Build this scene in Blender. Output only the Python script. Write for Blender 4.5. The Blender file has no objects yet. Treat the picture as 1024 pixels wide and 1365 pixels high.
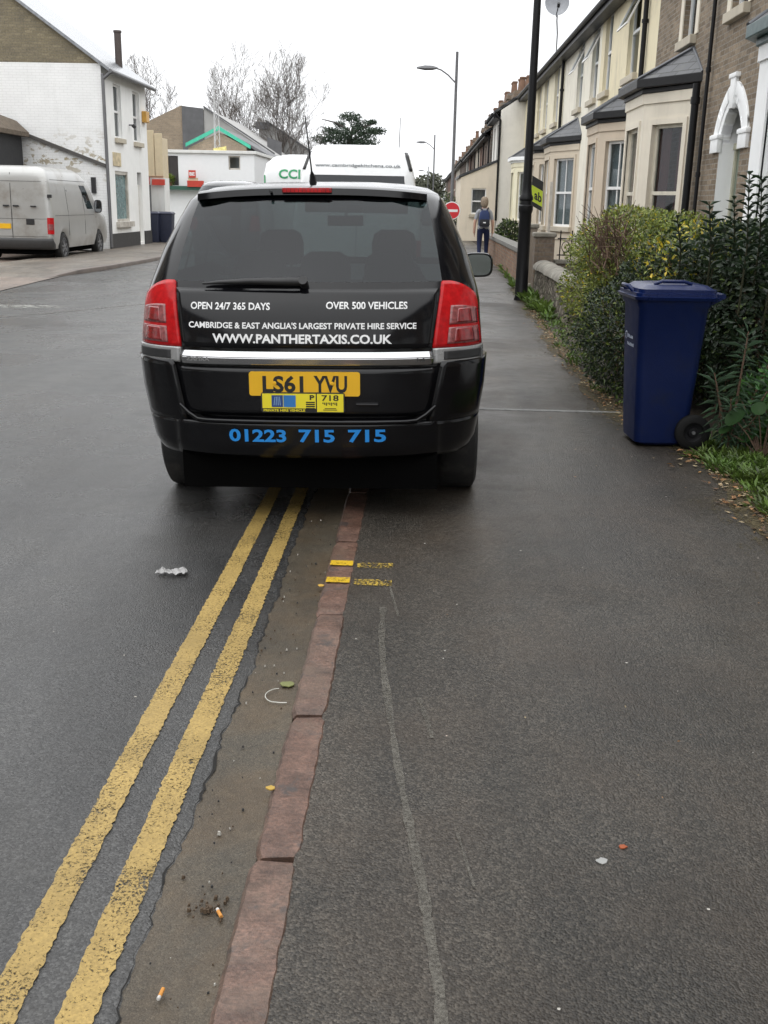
import bpy, bmesh, math, random
import numpy as np
from mathutils import Vector, Matrix, Quaternion

S = bpy.context.scene
COL = S.collection
R = math.radians
RND = random.Random(7)

# ------------------------------------------------------------------ camera
PITCH, ROLL, YAW, EYE = R(16.55), R(1.17), R(1.75), 1.5
fwd = Vector((-math.sin(YAW)*math.cos(PITCH), math.cos(YAW)*math.cos(PITCH), -math.sin(PITCH)))
r0 = Vector((math.cos(YAW), math.sin(YAW), 0)); u0 = r0.cross(fwd)
rgt = r0*math.cos(ROLL) + u0*math.sin(ROLL); upv = rgt.cross(fwd)
cam_d = bpy.data.cameras.new("camera"); cam = bpy.data.objects.new("camera", cam_d); COL.objects.link(cam)
cam.matrix_world = Matrix(((rgt.x, upv.x, -fwd.x, 0), (rgt.y, upv.y, -fwd.y, 0), (rgt.z, upv.z, -fwd.z, EYE), (0, 0, 0, 1)))
cam_d.sensor_fit = 'VERTICAL'; cam_d.sensor_height = 36.0; cam_d.sensor_width = 27.0
cam_d.lens = 1380.0*36.0/1365.0
cam_d.clip_start = 0.05; cam_d.clip_end = 3000
S.camera = cam

# ------------------------------------------------------------------ sky, sun, exposure
W = bpy.data.worlds.new("World"); S.world = W; W.use_nodes = True
nt = W.node_tree; nt.nodes.clear()
SUN_EL, SUN_ROT = R(48), R(200)
sky = nt.nodes.new('ShaderNodeTexSky'); sky.sky_type = 'NISHITA'; sky.sun_disc = False
sky.sun_elevation = SUN_EL; sky.sun_rotation = SUN_ROT; sky.dust_density = 6; sky.air_density = 1.5
hsv = nt.nodes.new('ShaderNodeHueSaturation'); hsv.inputs['Saturation'].default_value = 0.08
nt.links.new(sky.outputs[0], hsv.inputs['Color'])
mixn = nt.nodes.new('ShaderNodeMix'); mixn.data_type = 'RGBA'; mixn.inputs[0].default_value = 0.9
nt.links.new(hsv.outputs[0], mixn.inputs[6])
tc = nt.nodes.new('ShaderNodeTexCoord'); sz = nt.nodes.new('ShaderNodeSeparateXYZ'); nt.links.new(tc.outputs['Generated'], sz.inputs[0])
cr = nt.nodes.new('ShaderNodeValToRGB'); nt.links.new(sz.outputs[2], cr.inputs[0])                      # overcast deck, brighter overhead
for i, (p_, c_) in enumerate(((0., (.48, .487, .498)), (.35, (.62, .63, .645)), (1., (.97, .985, 1.)))):
    e_ = cr.color_ramp.elements[i] if i < 2 else cr.color_ramp.elements.new(1.); e_.position = p_; e_.color = (*c_, 1)
cr.color_ramp.elements[0].position = 0.; 
ml = nt.nodes.new('ShaderNodeMix'); ml.data_type = 'RGBA'; ml.blend_type = 'MULTIPLY'; ml.inputs[0].default_value = 1; nt.links.new(cr.outputs[0], ml.inputs[6]); ml.inputs[7].default_value = (28, 28, 28, 1)
nt.links.new(ml.outputs[2], mixn.inputs[7])
bg = nt.nodes.new('ShaderNodeBackground'); bg.inputs['Strength'].default_value = 0.10
nt.links.new(mixn.outputs[2], bg.inputs['Color'])
wo = nt.nodes.new('ShaderNodeOutputWorld'); nt.links.new(bg.outputs[0], wo.inputs[0])
sun_d = bpy.data.lights.new("sun", 'SUN'); sun_d.energy = 0.6; sun_d.angle = R(170); sun_d.color = (1, .97, .93)
sun = bpy.data.objects.new("sun", sun_d); COL.objects.link(sun)
sd = Vector((math.sin(SUN_ROT)*math.cos(SUN_EL), math.cos(SUN_ROT)*math.cos(SUN_EL), math.sin(SUN_EL)))
sun.rotation_euler = sd.to_track_quat('Z', 'Y').to_euler()
S.view_settings.view_transform = 'Standard'; S.view_settings.look = 'None'
S.view_settings.exposure = 0.0; S.view_settings.gamma = 1
try:
    S.cycles.use_denoising = True
    S.cycles.max_bounces = 8; S.cycles.transparent_max_bounces = 16
except Exception: pass

# ------------------------------------------------------------------ helpers: materials
class N:
    """tiny node-graph helper for one material"""
    def __init__(s, name):
        s.m = bpy.data.materials.new(name); s.m.use_nodes = True
        s.t = s.m.node_tree; s.t.nodes.clear()
        s.out = s.new('ShaderNodeOutputMaterial')
    def new(s, typ, **k):
        n = s.t.nodes.new(typ)
        for a, v in k.items(): setattr(n, a, v)
        return n
    def put(s, sock, v):
        if isinstance(v, bpy.types.NodeSocket): s.t.links.new(v, sock)
        elif v is not None:
            if hasattr(sock.default_value, '__len__') and not hasattr(v, '__len__'): v = (v, v, v, 1)[:len(sock.default_value)]
            if hasattr(v, '__len__') and len(v) == 3 and len(sock.default_value) == 4: v = (*v, 1)
            sock.default_value = v
    def pos(s, kind='obj'):
        if kind == 'world': return s.new('ShaderNodeNewGeometry').outputs['Position']
        return s.new('ShaderNodeTexCoord').outputs['Object']
    def noise(s, vec, scale, detail=4, rough=.55, dist=0):
        n = s.new('ShaderNodeTexNoise'); s.put(n.inputs['Vector'], vec); s.put(n.inputs['Scale'], scale)
        s.put(n.inputs['Detail'], detail); s.put(n.inputs['Roughness'], rough); s.put(n.inputs['Distortion'], dist)
        return n.outputs['Fac']
    def voro(s, vec, scale, feature='F1'):
        n = s.new('ShaderNodeTexVoronoi', feature=feature); s.put(n.inputs['Vector'], vec); s.put(n.inputs['Scale'], scale)
        return n
    def ramp(s, fac, stops):
        n = s.new('ShaderNodeValToRGB'); s.put(n.inputs[0], fac); e = n.color_ramp.elements
        while len(e) < len(stops): e.new(.5)
        for i, (p, c) in enumerate(stops):
            e[i].position = p; e[i].color = (*c, 1) if hasattr(c, '__len__') else (c, c, c, 1)
        return n.outputs['Color']
    def mix(s, fac, a, b, mode='MIX'):
        n = s.new('ShaderNodeMix', data_type='RGBA', blend_type=mode)
        s.put(n.inputs[0], fac); s.put(n.inputs[6], a); s.put(n.inputs[7], b); return n.outputs[2]
    def math(s, op, a, b=None, clamp=False):
        n = s.new('ShaderNodeMath', operation=op, use_clamp=clamp); s.put(n.inputs[0], a)
        if b is not None: s.put(n.inputs[1], b)
        return n.outputs[0]
    def bump(s, h, strength=.3, dist=.01, normal=None):
        n = s.new('ShaderNodeBump'); s.put(n.inputs['Height'], h); n.inputs['Strength'].default_value = strength
        n.inputs['Distance'].default_value = dist
        if normal is not None: s.put(n.inputs['Normal'], normal)
        return n.outputs[0]
    def scalev(s, vec, sc):
        n = s.new('ShaderNodeMapping'); s.put(n.inputs['Vector'], vec); n.inputs['Scale'].default_value = sc; return n.outputs[0]
    def swz(s, vec, axes):
        a = s.new('ShaderNodeSeparateXYZ'); s.put(a.inputs[0], vec); b = s.new('ShaderNodeCombineXYZ')
        for i, ax in enumerate(axes): s.put(b.inputs[i], a.outputs['XYZ'.index(ax)])
        return b.outputs[0]
    def bsdf(s, color, rough=.6, metal=0, normal=None, spec=None, coat=0, alpha=None, coat_rough=.03, trans=0, ior=None, sss=0):
        b = s.new('ShaderNodeBsdfPrincipled')
        s.put(b.inputs['Base Color'], color); s.put(b.inputs['Roughness'], rough); s.put(b.inputs['Metallic'], metal)
        if normal is not None: s.put(b.inputs['Normal'], normal)
        if spec is not None: s.put(b.inputs['Specular IOR Level'], spec)
        if coat: b.inputs['Coat Weight'].default_value = coat; b.inputs['Coat Roughness'].default_value = coat_rough
        if alpha is not None: s.put(b.inputs['Alpha'], alpha)
        if trans: b.inputs['Transmission Weight'].default_value = trans
        if ior: b.inputs['IOR'].default_value = ior
        s.t.links.new(b.outputs[0], s.out.inputs[0]); return s.m

def plain(name, col, rough=.6, metal=0, var=.12, scale=6, bump=0, bscale=60, coat=0, spec=None, dirt=None, dscale=2.0, coat_rough=.03):
    """painted / plastic / metal surface with slight mottling"""
    n = N(name); p = n.pos(); f = n.noise(p, scale, 5)
    lo = tuple(c*(1-var) for c in col); hi = tuple(min(1, c*(1+var)) for c in col)
    c = n.ramp(f, [(.3, lo), (.7, hi)])
    if dirt:
        d = n.ramp(n.noise(p, dscale, 8, .65), [(.5, 0.), (.72, 1.)])
        c = n.mix(d, c, dirt)
    rr = n.math('ADD', n.math('MULTIPLY', n.noise(p, scale*2.3, 3), .2), rough-.1)
    nm = n.bump(n.noise(p, bscale, 3), bump, .01) if bump else None
    return n.bsdf(c, rr, metal, nm, spec, coat, coat_rough=coat_rough)

def glass_mat(name, tint=(.62, .68, .68), refl=1.0, rough=.02):
    n = N(name); tr = n.new('ShaderNodeBsdfTransparent'); n.put(tr.inputs[0], tint)
    gl = n.new('ShaderNodeBsdfGlossy'); n.put(gl.inputs['Roughness'], rough); n.put(gl.inputs['Color'], (.95, .97, 1))
    lw = n.new('ShaderNodeFresnel'); bf = n.new('ShaderNodeNewGeometry').outputs['Backfacing']   # thin pane: same reflection from both sides
    n.put(lw.inputs['IOR'], n.math('ADD', n.math('MULTIPLY', bf, 1/1.52-1.52), 1.52))
    mx = n.new('ShaderNodeMixShader'); n.put(mx.inputs[0], n.math('MULTIPLY', lw.outputs[0], refl, True))
    n.t.links.new(tr.outputs[0], mx.inputs[1]); n.t.links.new(gl.outputs[0], mx.inputs[2])
    n.t.links.new(mx.outputs[0], n.out.inputs[0]); return n.m

def asphalt(name, dark, light, brown, brown_amt, agg=120, wet=(.28, .6), bumpk=.6, stain=.35, chips=.8, gum=.5, spec=.5):
    n = N(name); p = n.pos('world')
    v = n.voro(p, agg); cell = n.new('ShaderNodeSeparateColor'); n.put(cell.inputs[0], v.outputs['Color'])
    c = n.ramp(cell.outputs[0], [(0, tuple(x*.7 for x in dark)), (.4, dark), (.85, light), (1, tuple(x*1.35 for x in light))])
    f1 = n.noise(p, .9, 7, .6, .4); f2 = n.noise(p, 5.5, 6, .65); f3 = n.noise(p, 34, 4, .6)
    c = n.mix(n.math('MULTIPLY', n.ramp(n.noise(p, 1.7, 8, .7, .3), [(.42, 0.), (.68, 1.)]), brown_amt), c, n.mix(.55, c, brown))
    k = n.math('ADD', n.math('MULTIPLY', n.math('ADD', n.math('MULTIPLY', f1, .6), n.math('MULTIPLY', f2, .4)), 2*stain), 1-stain)
    k = n.math('MULTIPLY', k, n.math('ADD', n.math('MULTIPLY', f3, .7), .65))
    c = n.mix(1, c, k, 'MULTIPLY')
    # broad damp and dry patches, wheel-wear streaks, trodden gum
    pt = n.ramp(n.noise(n.scalev(p, (1, .45, 1)), .55, 6, .62, .8), [(.38, .66), (.50, 1.0), (.66, 1.34)]); c = n.mix(1, c, pt, 'MULTIPLY')
    c = n.mix(1, c, n.ramp(n.noise(n.scalev(p, (3.2, .16, 1)), 1.0, 5, .6), [(.35, .84), (.65, 1.14)]), 'MULTIPLY')
    gm = n.voro(p, 1.9); gc = n.new('ShaderNodeSeparateColor'); n.put(gc.inputs[0], gm.outputs['Color'])
    c = n.mix(n.math('MULTIPLY', n.math('LESS_THAN', n.math('ADD', gm.outputs['Distance'], n.math('MULTIPLY', f3, .012)), .026), n.math('MULTIPLY', n.math('GREATER_THAN', gc.outputs[0], .45), gum)), c, (.11, .105, .095))
    # sparse pale and rusty chips
    sp = n.voro(p, 16); spc = n.new('ShaderNodeSeparateColor'); n.put(spc.inputs[0], sp.outputs['Color'])
    m = n.math('MULTIPLY', n.math('LESS_THAN', sp.outputs['Distance'], n.math('MULTIPLY', spc.outputs[1], .075)), n.math('GREATER_THAN', spc.outputs[0], chips))
    c = n.mix(m, c, n.ramp(spc.outputs[2], [(0, (.42, .40, .36)), (.72, (.3, .27, .22)), (.86, (.30, .12, .035)), (1, (.5, .48, .45))]))
    rough = n.ramp(n.math('ADD', n.math('MULTIPLY', n.noise(p, .7, 5, .6, .6), .75), n.math('MULTIPLY', f2, .25)), [(.36, wet[0]), (.62, wet[1])])
    h = n.math('ADD', n.math('MULTIPLY', n.math('SUBTRACT', 1, v.outputs['Distance']), .7), n.math('MULTIPLY', n.noise(p, agg*.45, 4, .7), .8))
    return n.bsdf(c, rough, 0, n.bump(h, bumpk, .006), spec)

def brick_mat(name, axes, c1, c2, mortar, bw=.225, bh=.075, rough=.85, grime=(.1, .09, .08), gr=.4):
    n = N(name); p = n.pos(); b = n.new('ShaderNodeTexBrick'); n.put(b.inputs['Vector'], n.swz(p, axes))
    for k, v in (('Color1', c1), ('Color2', c2), ('Mortar', mortar)): n.put(b.inputs[k], v)
    b.inputs['Scale'].default_value = 1; b.inputs['Brick Width'].default_value = bw; b.inputs['Row Height'].default_value = bh
    b.inputs['Mortar Size'].default_value = .007; b.inputs['Bias'].default_value = -.1
    f = n.noise(p, 1.3, 6, .65); c = n.mix(n.math('MULTIPLY', n.ramp(f, [(.4, 0.), (.7, 1.)]), gr), b.outputs['Color'], grime)
    c = n.mix(1, c, n.ramp(n.noise(p, 22, 4), [(.25, .7), (.75, 1.25)]), 'MULTIPLY')
    return n.bsdf(c, rough, 0, n.bump(n.math('ADD', n.math('MULTIPLY', b.outputs['Fac'], -1), n.noise(p, 50, 3)), .5, .01), .3)

def render_mat(name, col, dirt=(.25, .22, .18), amt=.5, bump=.12, rough=.75, brick_axes=None):
    """painted render (or painted brickwork) with rain streaks and grime"""
    n = N(name); p = n.pos()
    st = n.noise(n.scalev(p, (5, 5, .5)), 1.0, 6, .6); bl = n.noise(p, 1.1, 7, .65)
    m = n.math('MULTIPLY', n.ramp(n.math('ADD', n.math('MULTIPLY', st, .5), n.math('MULTIPLY', bl, .5)), [(.5, 0.), (.72, 1.)]), amt)
    c = n.mix(m, n.ramp(n.noise(p, 3, 4), [(.3, tuple(x*.94 for x in col)), (.7, col)]), dirt)
    h = n.noise(p, 40, 4, .6)
    if brick_axes:
        b = n.new('ShaderNodeTexBrick'); n.put(b.inputs['Vector'], n.swz(p, brick_axes)); b.inputs['Scale'].default_value = 1
        b.inputs['Brick Width'].default_value = .225; b.inputs['Row Height'].default_value = .075; b.inputs['Mortar Size'].default_value = .008
        h = n.math('ADD', n.math('MULTIPLY', b.outputs['Fac'], -1.2), h)
        c = n.mix(n.math('MULTIPLY', b.outputs['Fac'], .25), c, (.5, .49, .46))
    return n.bsdf(c, rough, 0, n.bump(h, bump if not brick_axes else .35, .01), .35)

def worn_paint(name, col, lo=.42, hi=.5, scale=55, rough=.55):
    """road paint worn through to the asphalt"""
    n = N(name); p = n.pos('world')
    v = n.voro(p, scale); f = n.noise(p, scale*1.0, 5, .7); f2 = n.noise(p, 4, 5, .6)
    k = n.math('ADD', n.math('MULTIPLY', f, .7), n.math('MULTIPLY', f2, .3))
    a = n.ramp(k, [(lo, 0.), (hi, 1.)])
    c = n.mix(n.ramp(n.noise(p, 3.3, 7, .7), [(.4, 0.), (.75, .65)]), n.ramp(n.noise(p, 130, 3), [(.3, tuple(x*.7 for x in col)), (.7, tuple(min(1, x*1.12) for x in col))]), tuple(x*.45 for x in col))
    return n.bsdf(c, rough, 0, n.bump(n.noise(p, 110, 3, .7), .4, .004), .4, alpha=a)

def leaf_mat(name, col, var=.45, rough=.45, gloss=.5):
    n = N(name); g = n.new('ShaderNodeNewGeometry'); f = g.outputs['Random Per Island']
    hsvn = n.new('ShaderNodeHueSaturation'); n.put(hsvn.inputs['Color'], col)
    n.put(hsvn.inputs['Value'], n.math('ADD', n.math('MULTIPLY', f, 2*var), 1-var))
    n.put(hsvn.inputs['Hue'], n.math('ADD', n.math('MULTIPLY', n.noise(n.pos(), 3, 2), .05), .475))
    b = n.bsdf(hsvn.outputs[0], rough, spec=gloss)
    pr = [x for x in n.t.nodes if x.type == 'BSDF_PRINCIPLED'][0]
    tl = n.new('ShaderNodeBsdfTranslucent'); n.put(tl.inputs[0], hsvn.outputs[0])
    mx = n.new('ShaderNodeMixShader'); mx.inputs[0].default_value = .22
    n.t.links.new(pr.outputs[0], mx.inputs[1]); n.t.links.new(tl.outputs[0], mx.inputs[2]); n.t.links.new(mx.outputs[0], n.out.inputs[0])
    return b

# ------------------------------------------------------------------ helpers: meshes
class MB:
    def __init__(s): s.v = []; s.f = []; s.mi = []; s.cur = 0
    def add(s, vs, fs, m=None):
        o = len(s.v); s.v.extend([tuple(x) for x in vs])
        for f in fs: s.f.append(tuple(i+o for i in f)); s.mi.append(s.cur if m is None else m)
    def hexa(s, p, m=None):
        s.add(p, [(0, 3, 2, 1), (4, 5, 6, 7), (0, 1, 5, 4), (1, 2, 6, 5), (2, 3, 7, 6), (3, 0, 4, 7)], m)
    def box(s, x0, x1, y0, y1, z0, z1, m=None):
        s.hexa([(x0, y0, z0), (x1, y0, z0), (x1, y1, z0), (x0, y1, z0), (x0, y0, z1), (x1, y0, z1), (x1, y1, z1), (x0, y1, z1)], m)
    def quad(s, a, b, c, d, m=None): s.add([a, b, c, d], [(0, 1, 2, 3)], m)
    def prism(s, poly, fn, d0, d1, m=None):
        """polygon of (u,v) extruded; fn(u,v,d)->xyz"""
        n = len(poly); s.add([fn(u, v, d0) for u, v in poly]+[fn(u, v, d1) for u, v in poly],
              [tuple(range(n))[::-1], tuple(range(n, 2*n))]+[(i, (i+1) % n, n+(i+1) % n, n+i) for i in range(n)], m)
    def tube(s, path, rad, n=8, cap=True, m=None):
        P = [Vector(p) for p in path]; rr = rad if hasattr(rad, '__len__') else [rad]*len(P)
        o = len(s.v); prev = None
        for i, p in enumerate(P):
            t = (P[min(i+1, len(P)-1)]-P[max(i-1, 0)]).normalized()
            if prev is None: a = t.orthogonal().normalized()
            else: a = (prev-t*prev.dot(t)); a = a.normalized() if a.length > 1e-6 else t.orthogonal().normalized()
            prev = a; b = t.cross(a)
            for k in range(n):
                w = 2*math.pi*k/n; s.v.append(tuple(p+(a*math.cos(w)+b*math.sin(w))*rr[i]))
        mm = s.cur if m is None else m
        for i in range(len(P)-1):
            for k in range(n):
                s.f.append((o+i*n+k, o+i*n+(k+1) % n, o+(i+1)*n+(k+1) % n, o+(i+1)*n+k)); s.mi.append(mm)
        if cap:
            s.f.append(tuple(o+k for k in range(n))[::-1]); s.mi.append(mm)
            s.f.append(tuple(o+(len(P)-1)*n+k for k in range(n))); s.mi.append(mm)
    def loft(s, rings, closed=True, cap=True, m=None):
        n = len(rings[0]); o = len(s.v); mm = s.cur if m is None else m
        for r in rings: s.v.extend([tuple(p) for p in r])
        for i in range(len(rings)-1):
            for k in range(n if closed else n-1):
                s.f.append((o+i*n+k, o+i*n+(k+1) % n, o+(i+1)*n+(k+1) % n, o+(i+1)*n+k)); s.mi.append(mm)
        if cap and closed:
            s.f.append(tuple(o+k for k in range(n))[::-1]); s.mi.append(mm)
            s.f.append(tuple(o+(len(rings)-1)*n+k for k in range(n))); s.mi.append(mm)
    def lathe(s, prof, n=16, fn=None, cap=True, m=None):
        """profile of (r, h); fn maps (x,y,h)"""
        fn = fn or (lambda x, y, h: (x, y, h))
        s.loft([[fn(r*math.cos(2*math.pi*k/n), r*math.sin(2*math.pi*k/n), h) for k in range(n)] for r, h in prof], True, cap, m)
    def build(s, name, mat, parent=None, smooth=None, bevel=0, recalc=True, seg=2):
        me = bpy.data.meshes.new(name); me.from_pydata(s.v, [], s.f)
        mats = mat if isinstance(mat, (list, tuple)) else [mat]
        for x in mats: me.materials.append(x)
        if len(mats) > 1: me.polygons.foreach_set('material_index', s.mi)
        if recalc or bevel:
            bm = bmesh.new(); bm.from_mesh(me)
            if bevel:
                bmesh.ops.remove_doubles(bm, verts=bm.verts, dist=1e-5)
                ed = [e for e in bm.edges if len(e.link_faces) == 2 and e.calc_face_angle(0) > .5]
                bmesh.ops.bevel(bm, geom=ed, offset=bevel, segments=seg, affect='EDGES', profile=.5, clamp_overlap=True)
            if recalc: bmesh.ops.recalc_face_normals(bm, faces=bm.faces)
            bm.to_mesh(me); bm.free()
        if smooth is not None:
            me.polygons.foreach_set('use_smooth', [True]*len(me.polygons))
            try: me.set_sharp_from_angle(angle=R(smooth))
            except Exception: pass
        me.update()
        o = bpy.data.objects.new(name, me); COL.objects.link(o)
        if parent: o.parent = parent
        return o

def tag(o, label=None, cat=None, group=None, kind=None):
    if label: o['label'] = label
    if cat: o['category'] = cat
    if group: o['group'] = group
    if kind: o['kind'] = kind
    return o
def thing(name, loc, label, cat, group=None, rot=(0, 0, 0)):
    o = bpy.data.objects.new(name, None); COL.objects.link(o); o.location = loc; o.rotation_euler = rot
    o.empty_display_size = .2
    return tag(o, label, cat, group)
def struct(mb, name, mat, **k): return tag(mb.build(name, mat, **k), kind='structure')
def copy_tree(o, parent=None):
    c = o.copy(); COL.objects.link(c)
    if parent: c.parent = parent
    for ch in list(o.children): copy_tree(ch, c)
    return c

def face_fn(p0, udir, ndir):
    p0 = Vector(p0); u_ = Vector(udir).normalized(); n_ = Vector(ndir).normalized()
    return lambda u, v, d=0.: tuple(p0+u_*u+Vector((0, 0, 1))*v+n_*d)
def pbox(mb, fn, u0_, u1_, v0, v1, d0, d1, m=None):
    mb.hexa([fn(u0_, v0, d0), fn(u1_, v0, d0), fn(u1_, v1, d0), fn(u0_, v1, d0), fn(u0_, v0, d1), fn(u1_, v0, d1), fn(u1_, v1, d1), fn(u0_, v1, d1)], m)
def holed(mb, fn, U0, U1, V0, V1, holes, depth=.14, m=None):
    """wall sheet with rectangular openings and their reveals"""
    us = sorted({U0, U1, *[h[0] for h in holes], *[h[1] for h in holes]}); vs = sorted({V0, V1, *[h[2] for h in holes], *[h[3] for h in holes]})
    us = [u for u in us if U0 <= u <= U1]; vs = [v for v in vs if V0 <= v <= V1]
    for a, b in zip(us, us[1:]):
        for c, d in zip(vs, vs[1:]):
            mu, mv = (a+b)/2, (c+d)/2
            if any(h[0] < mu < h[1] and h[2] < mv < h[3] for h in holes): continue
            mb.quad(fn(a, c, 0), fn(b, c, 0), fn(b, d, 0), fn(a, d, 0), m)
    for h in holes:
        if len(h) > 4: continue
        a, b, c, d = h
        mb.quad(fn(a, c, 0), fn(a, d, 0), fn(a, d, -depth), fn(a, c, -depth), m); mb.quad(fn(b, c, 0), fn(b, d, 0), fn(b, d, -depth), fn(b, c, -depth), m)
        mb.quad(fn(a, c, 0), fn(b, c, 0), fn(b, c, -depth), fn(a, c, -depth), m); mb.quad(fn(a, d, 0), fn(b, d, 0), fn(b, d, -depth), fn(a, d, -depth), m)

def text_geo(body, size=1.0, bold=0.0, extrude=.0, spacing=1.0, align='LEFT'):
    cu = bpy.data.curves.new('txt', 'FONT'); cu.body = body; cu.size = size; cu.offset = bold; cu.extrude = extrude
    cu.space_character = spacing; cu.align_x = align; cu.resolution_u = 3
    ob = bpy.data.objects.new('txt', cu); COL.objects.link(ob)
    dg = bpy.context.evaluated_depsgraph_get(); dg.update(); me = bpy.data.meshes.new_from_object(ob.evaluated_get(dg))
    vs = [tuple(v.co) for v in me.vertices]; fs = [tuple(p.vertices) for p in me.polygons]
    bpy.data.objects.remove(ob); bpy.data.curves.remove(cu); bpy.data.meshes.remove(me)
    return vs, fs
def text_fit(mb, body, u0_, u1_, v0, v1, fn, bold=.02, m=None):
    """letters scaled to fill the rectangle (u0..u1, v0..v1) on a surface; fn(u,v)->xyz"""
    vs, fs = text_geo(body, 1.0, bold)
    xs = [v[0] for v in vs]; ys = [v[1] for v in vs]; ax, bx, ay, by = min(xs), max(xs), min(ys), max(ys)
    mb.add([fn(u0_+(x-ax)/(bx-ax)*(u1_-u0_), v0+(y-ay)/(by-ay)*(v1-v0)) for x, y, z in vs], fs, m)

def add_leaf(mb, p, d, n, L, Wd, m=0, fold=.25, droop=0.):
    d = d.normalized(); s_ = d.cross(n)
    s_ = s_.normalized() if s_.length > 1e-4 else d.orthogonal().normalized(); nn = s_.cross(d)
    a = p; b = p+d*L*.45+s_*Wd*.5+nn*fold*Wd; c = p+d*L-nn*droop*L; e = p+d*L*.45-s_*Wd*.5+nn*fold*Wd
    o = len(mb.v); mb.v.extend([tuple(a), tuple(b), tuple(c), tuple(e)])
    mb.f.append((o, o+1, o+2)); mb.f.append((o, o+2, o+3)); mb.mi.extend((m, m))
def rvec(r=RND):
    while True:
        v = Vector((r.uniform(-1, 1), r.uniform(-1, 1), r.uniform(-1, 1)))
        if .05 < v.length < 1: return v.normalized()
# ------------------------------------------------------------------ ground, road, pavement
RZ = -0.03                                                     # road surface; pavement is z = 0
M_road = asphalt('asphalt_road', (.033, .0325, .032), (.062, .0615, .060), (.058, .050, .038), .35, 190, (.15, .42), .40, .28, .93, .3, .42)
M_pave = asphalt('asphalt_pavement', (.028, .0245, .020), (.068, .0595, .049), (.060, .041, .026), .7, 180, (.24, .60), .6, .38, .8, .6, .40)
M_fpave = asphalt('far_paving', (.10, .085, .07), (.17, .15, .125), (.17, .12, .08), .5, 60, (.3, .6), .3, .3)
M_fore = asphalt('forecourt_concrete', (.14, .11, .09), (.2, .165, .14), (.2, .13, .09), .5, 50, (.3, .6), .3, .3)
M_gut = asphalt('gutter_silt', (.060, .050, .036), (.078, .066, .048), (.11, .066, .028), .9, 260, (.3, .6), .35, .5, .82, .0, .4)
M_soil = asphalt('garden_soil', (.022, .016, .011), (.05, .036, .024), (.06, .04, .02), .6, 60, (.6, .9), 1.0, .4)
mb = MB(); mb.quad((-1500, -1500, -.08), (1500, -1500, -.08), (1500, 1500, -.08), (-1500, 1500, -.08))
struct(mb, 'ground', plain('field_ground', (.06, .065, .045), .9, scale=.05))
mb = MB(); mb.quad((-7.0, -8, RZ), (-.5, -8, RZ), (-.5, 400, RZ), (-7.0, 400, RZ))
struct(mb, 'road', M_road)

EDGE = [(1.9, -8), (1.86, 4.2), (1.81, 5.1), (1.86, 6.4), (1.62, 7.3), (1.56, 8.2), (1.54, 10.2), (1.66, 14.3), (1.85, 20.3), (2.2, 30), (2.2, 47), (2.6, 60), (2.6, 400)]
def edge_x(y): return float(np.interp(y, [e[1] for e in EDGE], [e[0] for e in EDGE]))
r = random.Random(3)
def dense(pts, step, jit, seed):
    q = random.Random(seed); out = []
    for (x0, y0), (x1, y1) in zip(pts, pts[1:]):
        n = max(1, int((y1-y0)/step)) if y0 < 22 else 1
        for i in range(n):
            t = i/n; out.append((x0+(x1-x0)*t+q.uniform(-jit, jit)*(0 if y0 > 22 else 1), y0+(y1-y0)*t))
    return out+[pts[-1]]
mb = MB(); ed = dense(EDGE, .12, .02, 5)
for (x0, y0), (x1, y1) in zip(ed, ed[1:]): mb.quad((-.262, y0, 0), (x0, y0, 0), (x1, y1, 0), (-.262, y1, 0))
struct(mb, 'pavement', M_pave)
mb = MB()
mb.quad((1.2, -8, -.02), (9, -8, -.02), (9, 60, -.02), (1.2, 60, -.02))
struct(mb, 'garden_soil', M_soil)

# kerb stones laid end to end, each with its own worn outline
nk = N('kerb_stone'); p = nk.pos('world'); g = nk.new('ShaderNodeNewGeometry').outputs['Random Per Island']
c = nk.ramp(g, [(0, (.118, .066, .047)), (.35, (.152, .086, .063)), (.7, (.128, .078, .058)), (1, (.105, .067, .051))])
c = nk.mix(1, c, nk.ramp(nk.noise(p, 9, 8, .7), [(.3, .42), (.7, 1.5)]), 'MULTIPLY')
c = nk.mix(1, c, nk.ramp(nk.noise(p, 120, 3, .7), [(.3, .6), (.7, 1.4)]), 'MULTIPLY')
c = nk.mix(1, c, nk.ramp(nk.noise(nk.scalev(p, (40, 160, 40)), 1, 3, .6), [(.3, .75), (.7, 1.2)]), 'MULTIPLY')
c = nk.mix(nk.ramp(nk.noise(p, 3.1, 6, .7, .4), [(.50, 0.), (.64, .6)]), c, (.135, .098, .072))
c = nk.mix(nk.ramp(nk.noise(p, 6.3, 5, .7, .4), [(.57, 0.), (.66, .8)]), c, (.05, .046, .044))
M_kerb = nk.bsdf(c, nk.ramp(nk.noise(p, 4, 5), [(.35, .3), (.65, .62)]), 0, nk.bump(nk.math('ADD', nk.noise(p, 70, 5, .7), nk.math('MULTIPLY', nk.noise(p, 9, 3), 2.)), .6, .008), .5)
mb = MB(); joints = [-8, -6.9, -5.9, -5, -4.1, -3.2, -2.3, -1.45, -.6, .3, 1.05, 2.12, 2.84, 3.66, 4.55, 5.4, 6.3, 7.2, 8.1, 9, 9.9]
y = 9.9
while y < 60: y += .9; joints.append(y)
q = random.Random(11)
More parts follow.
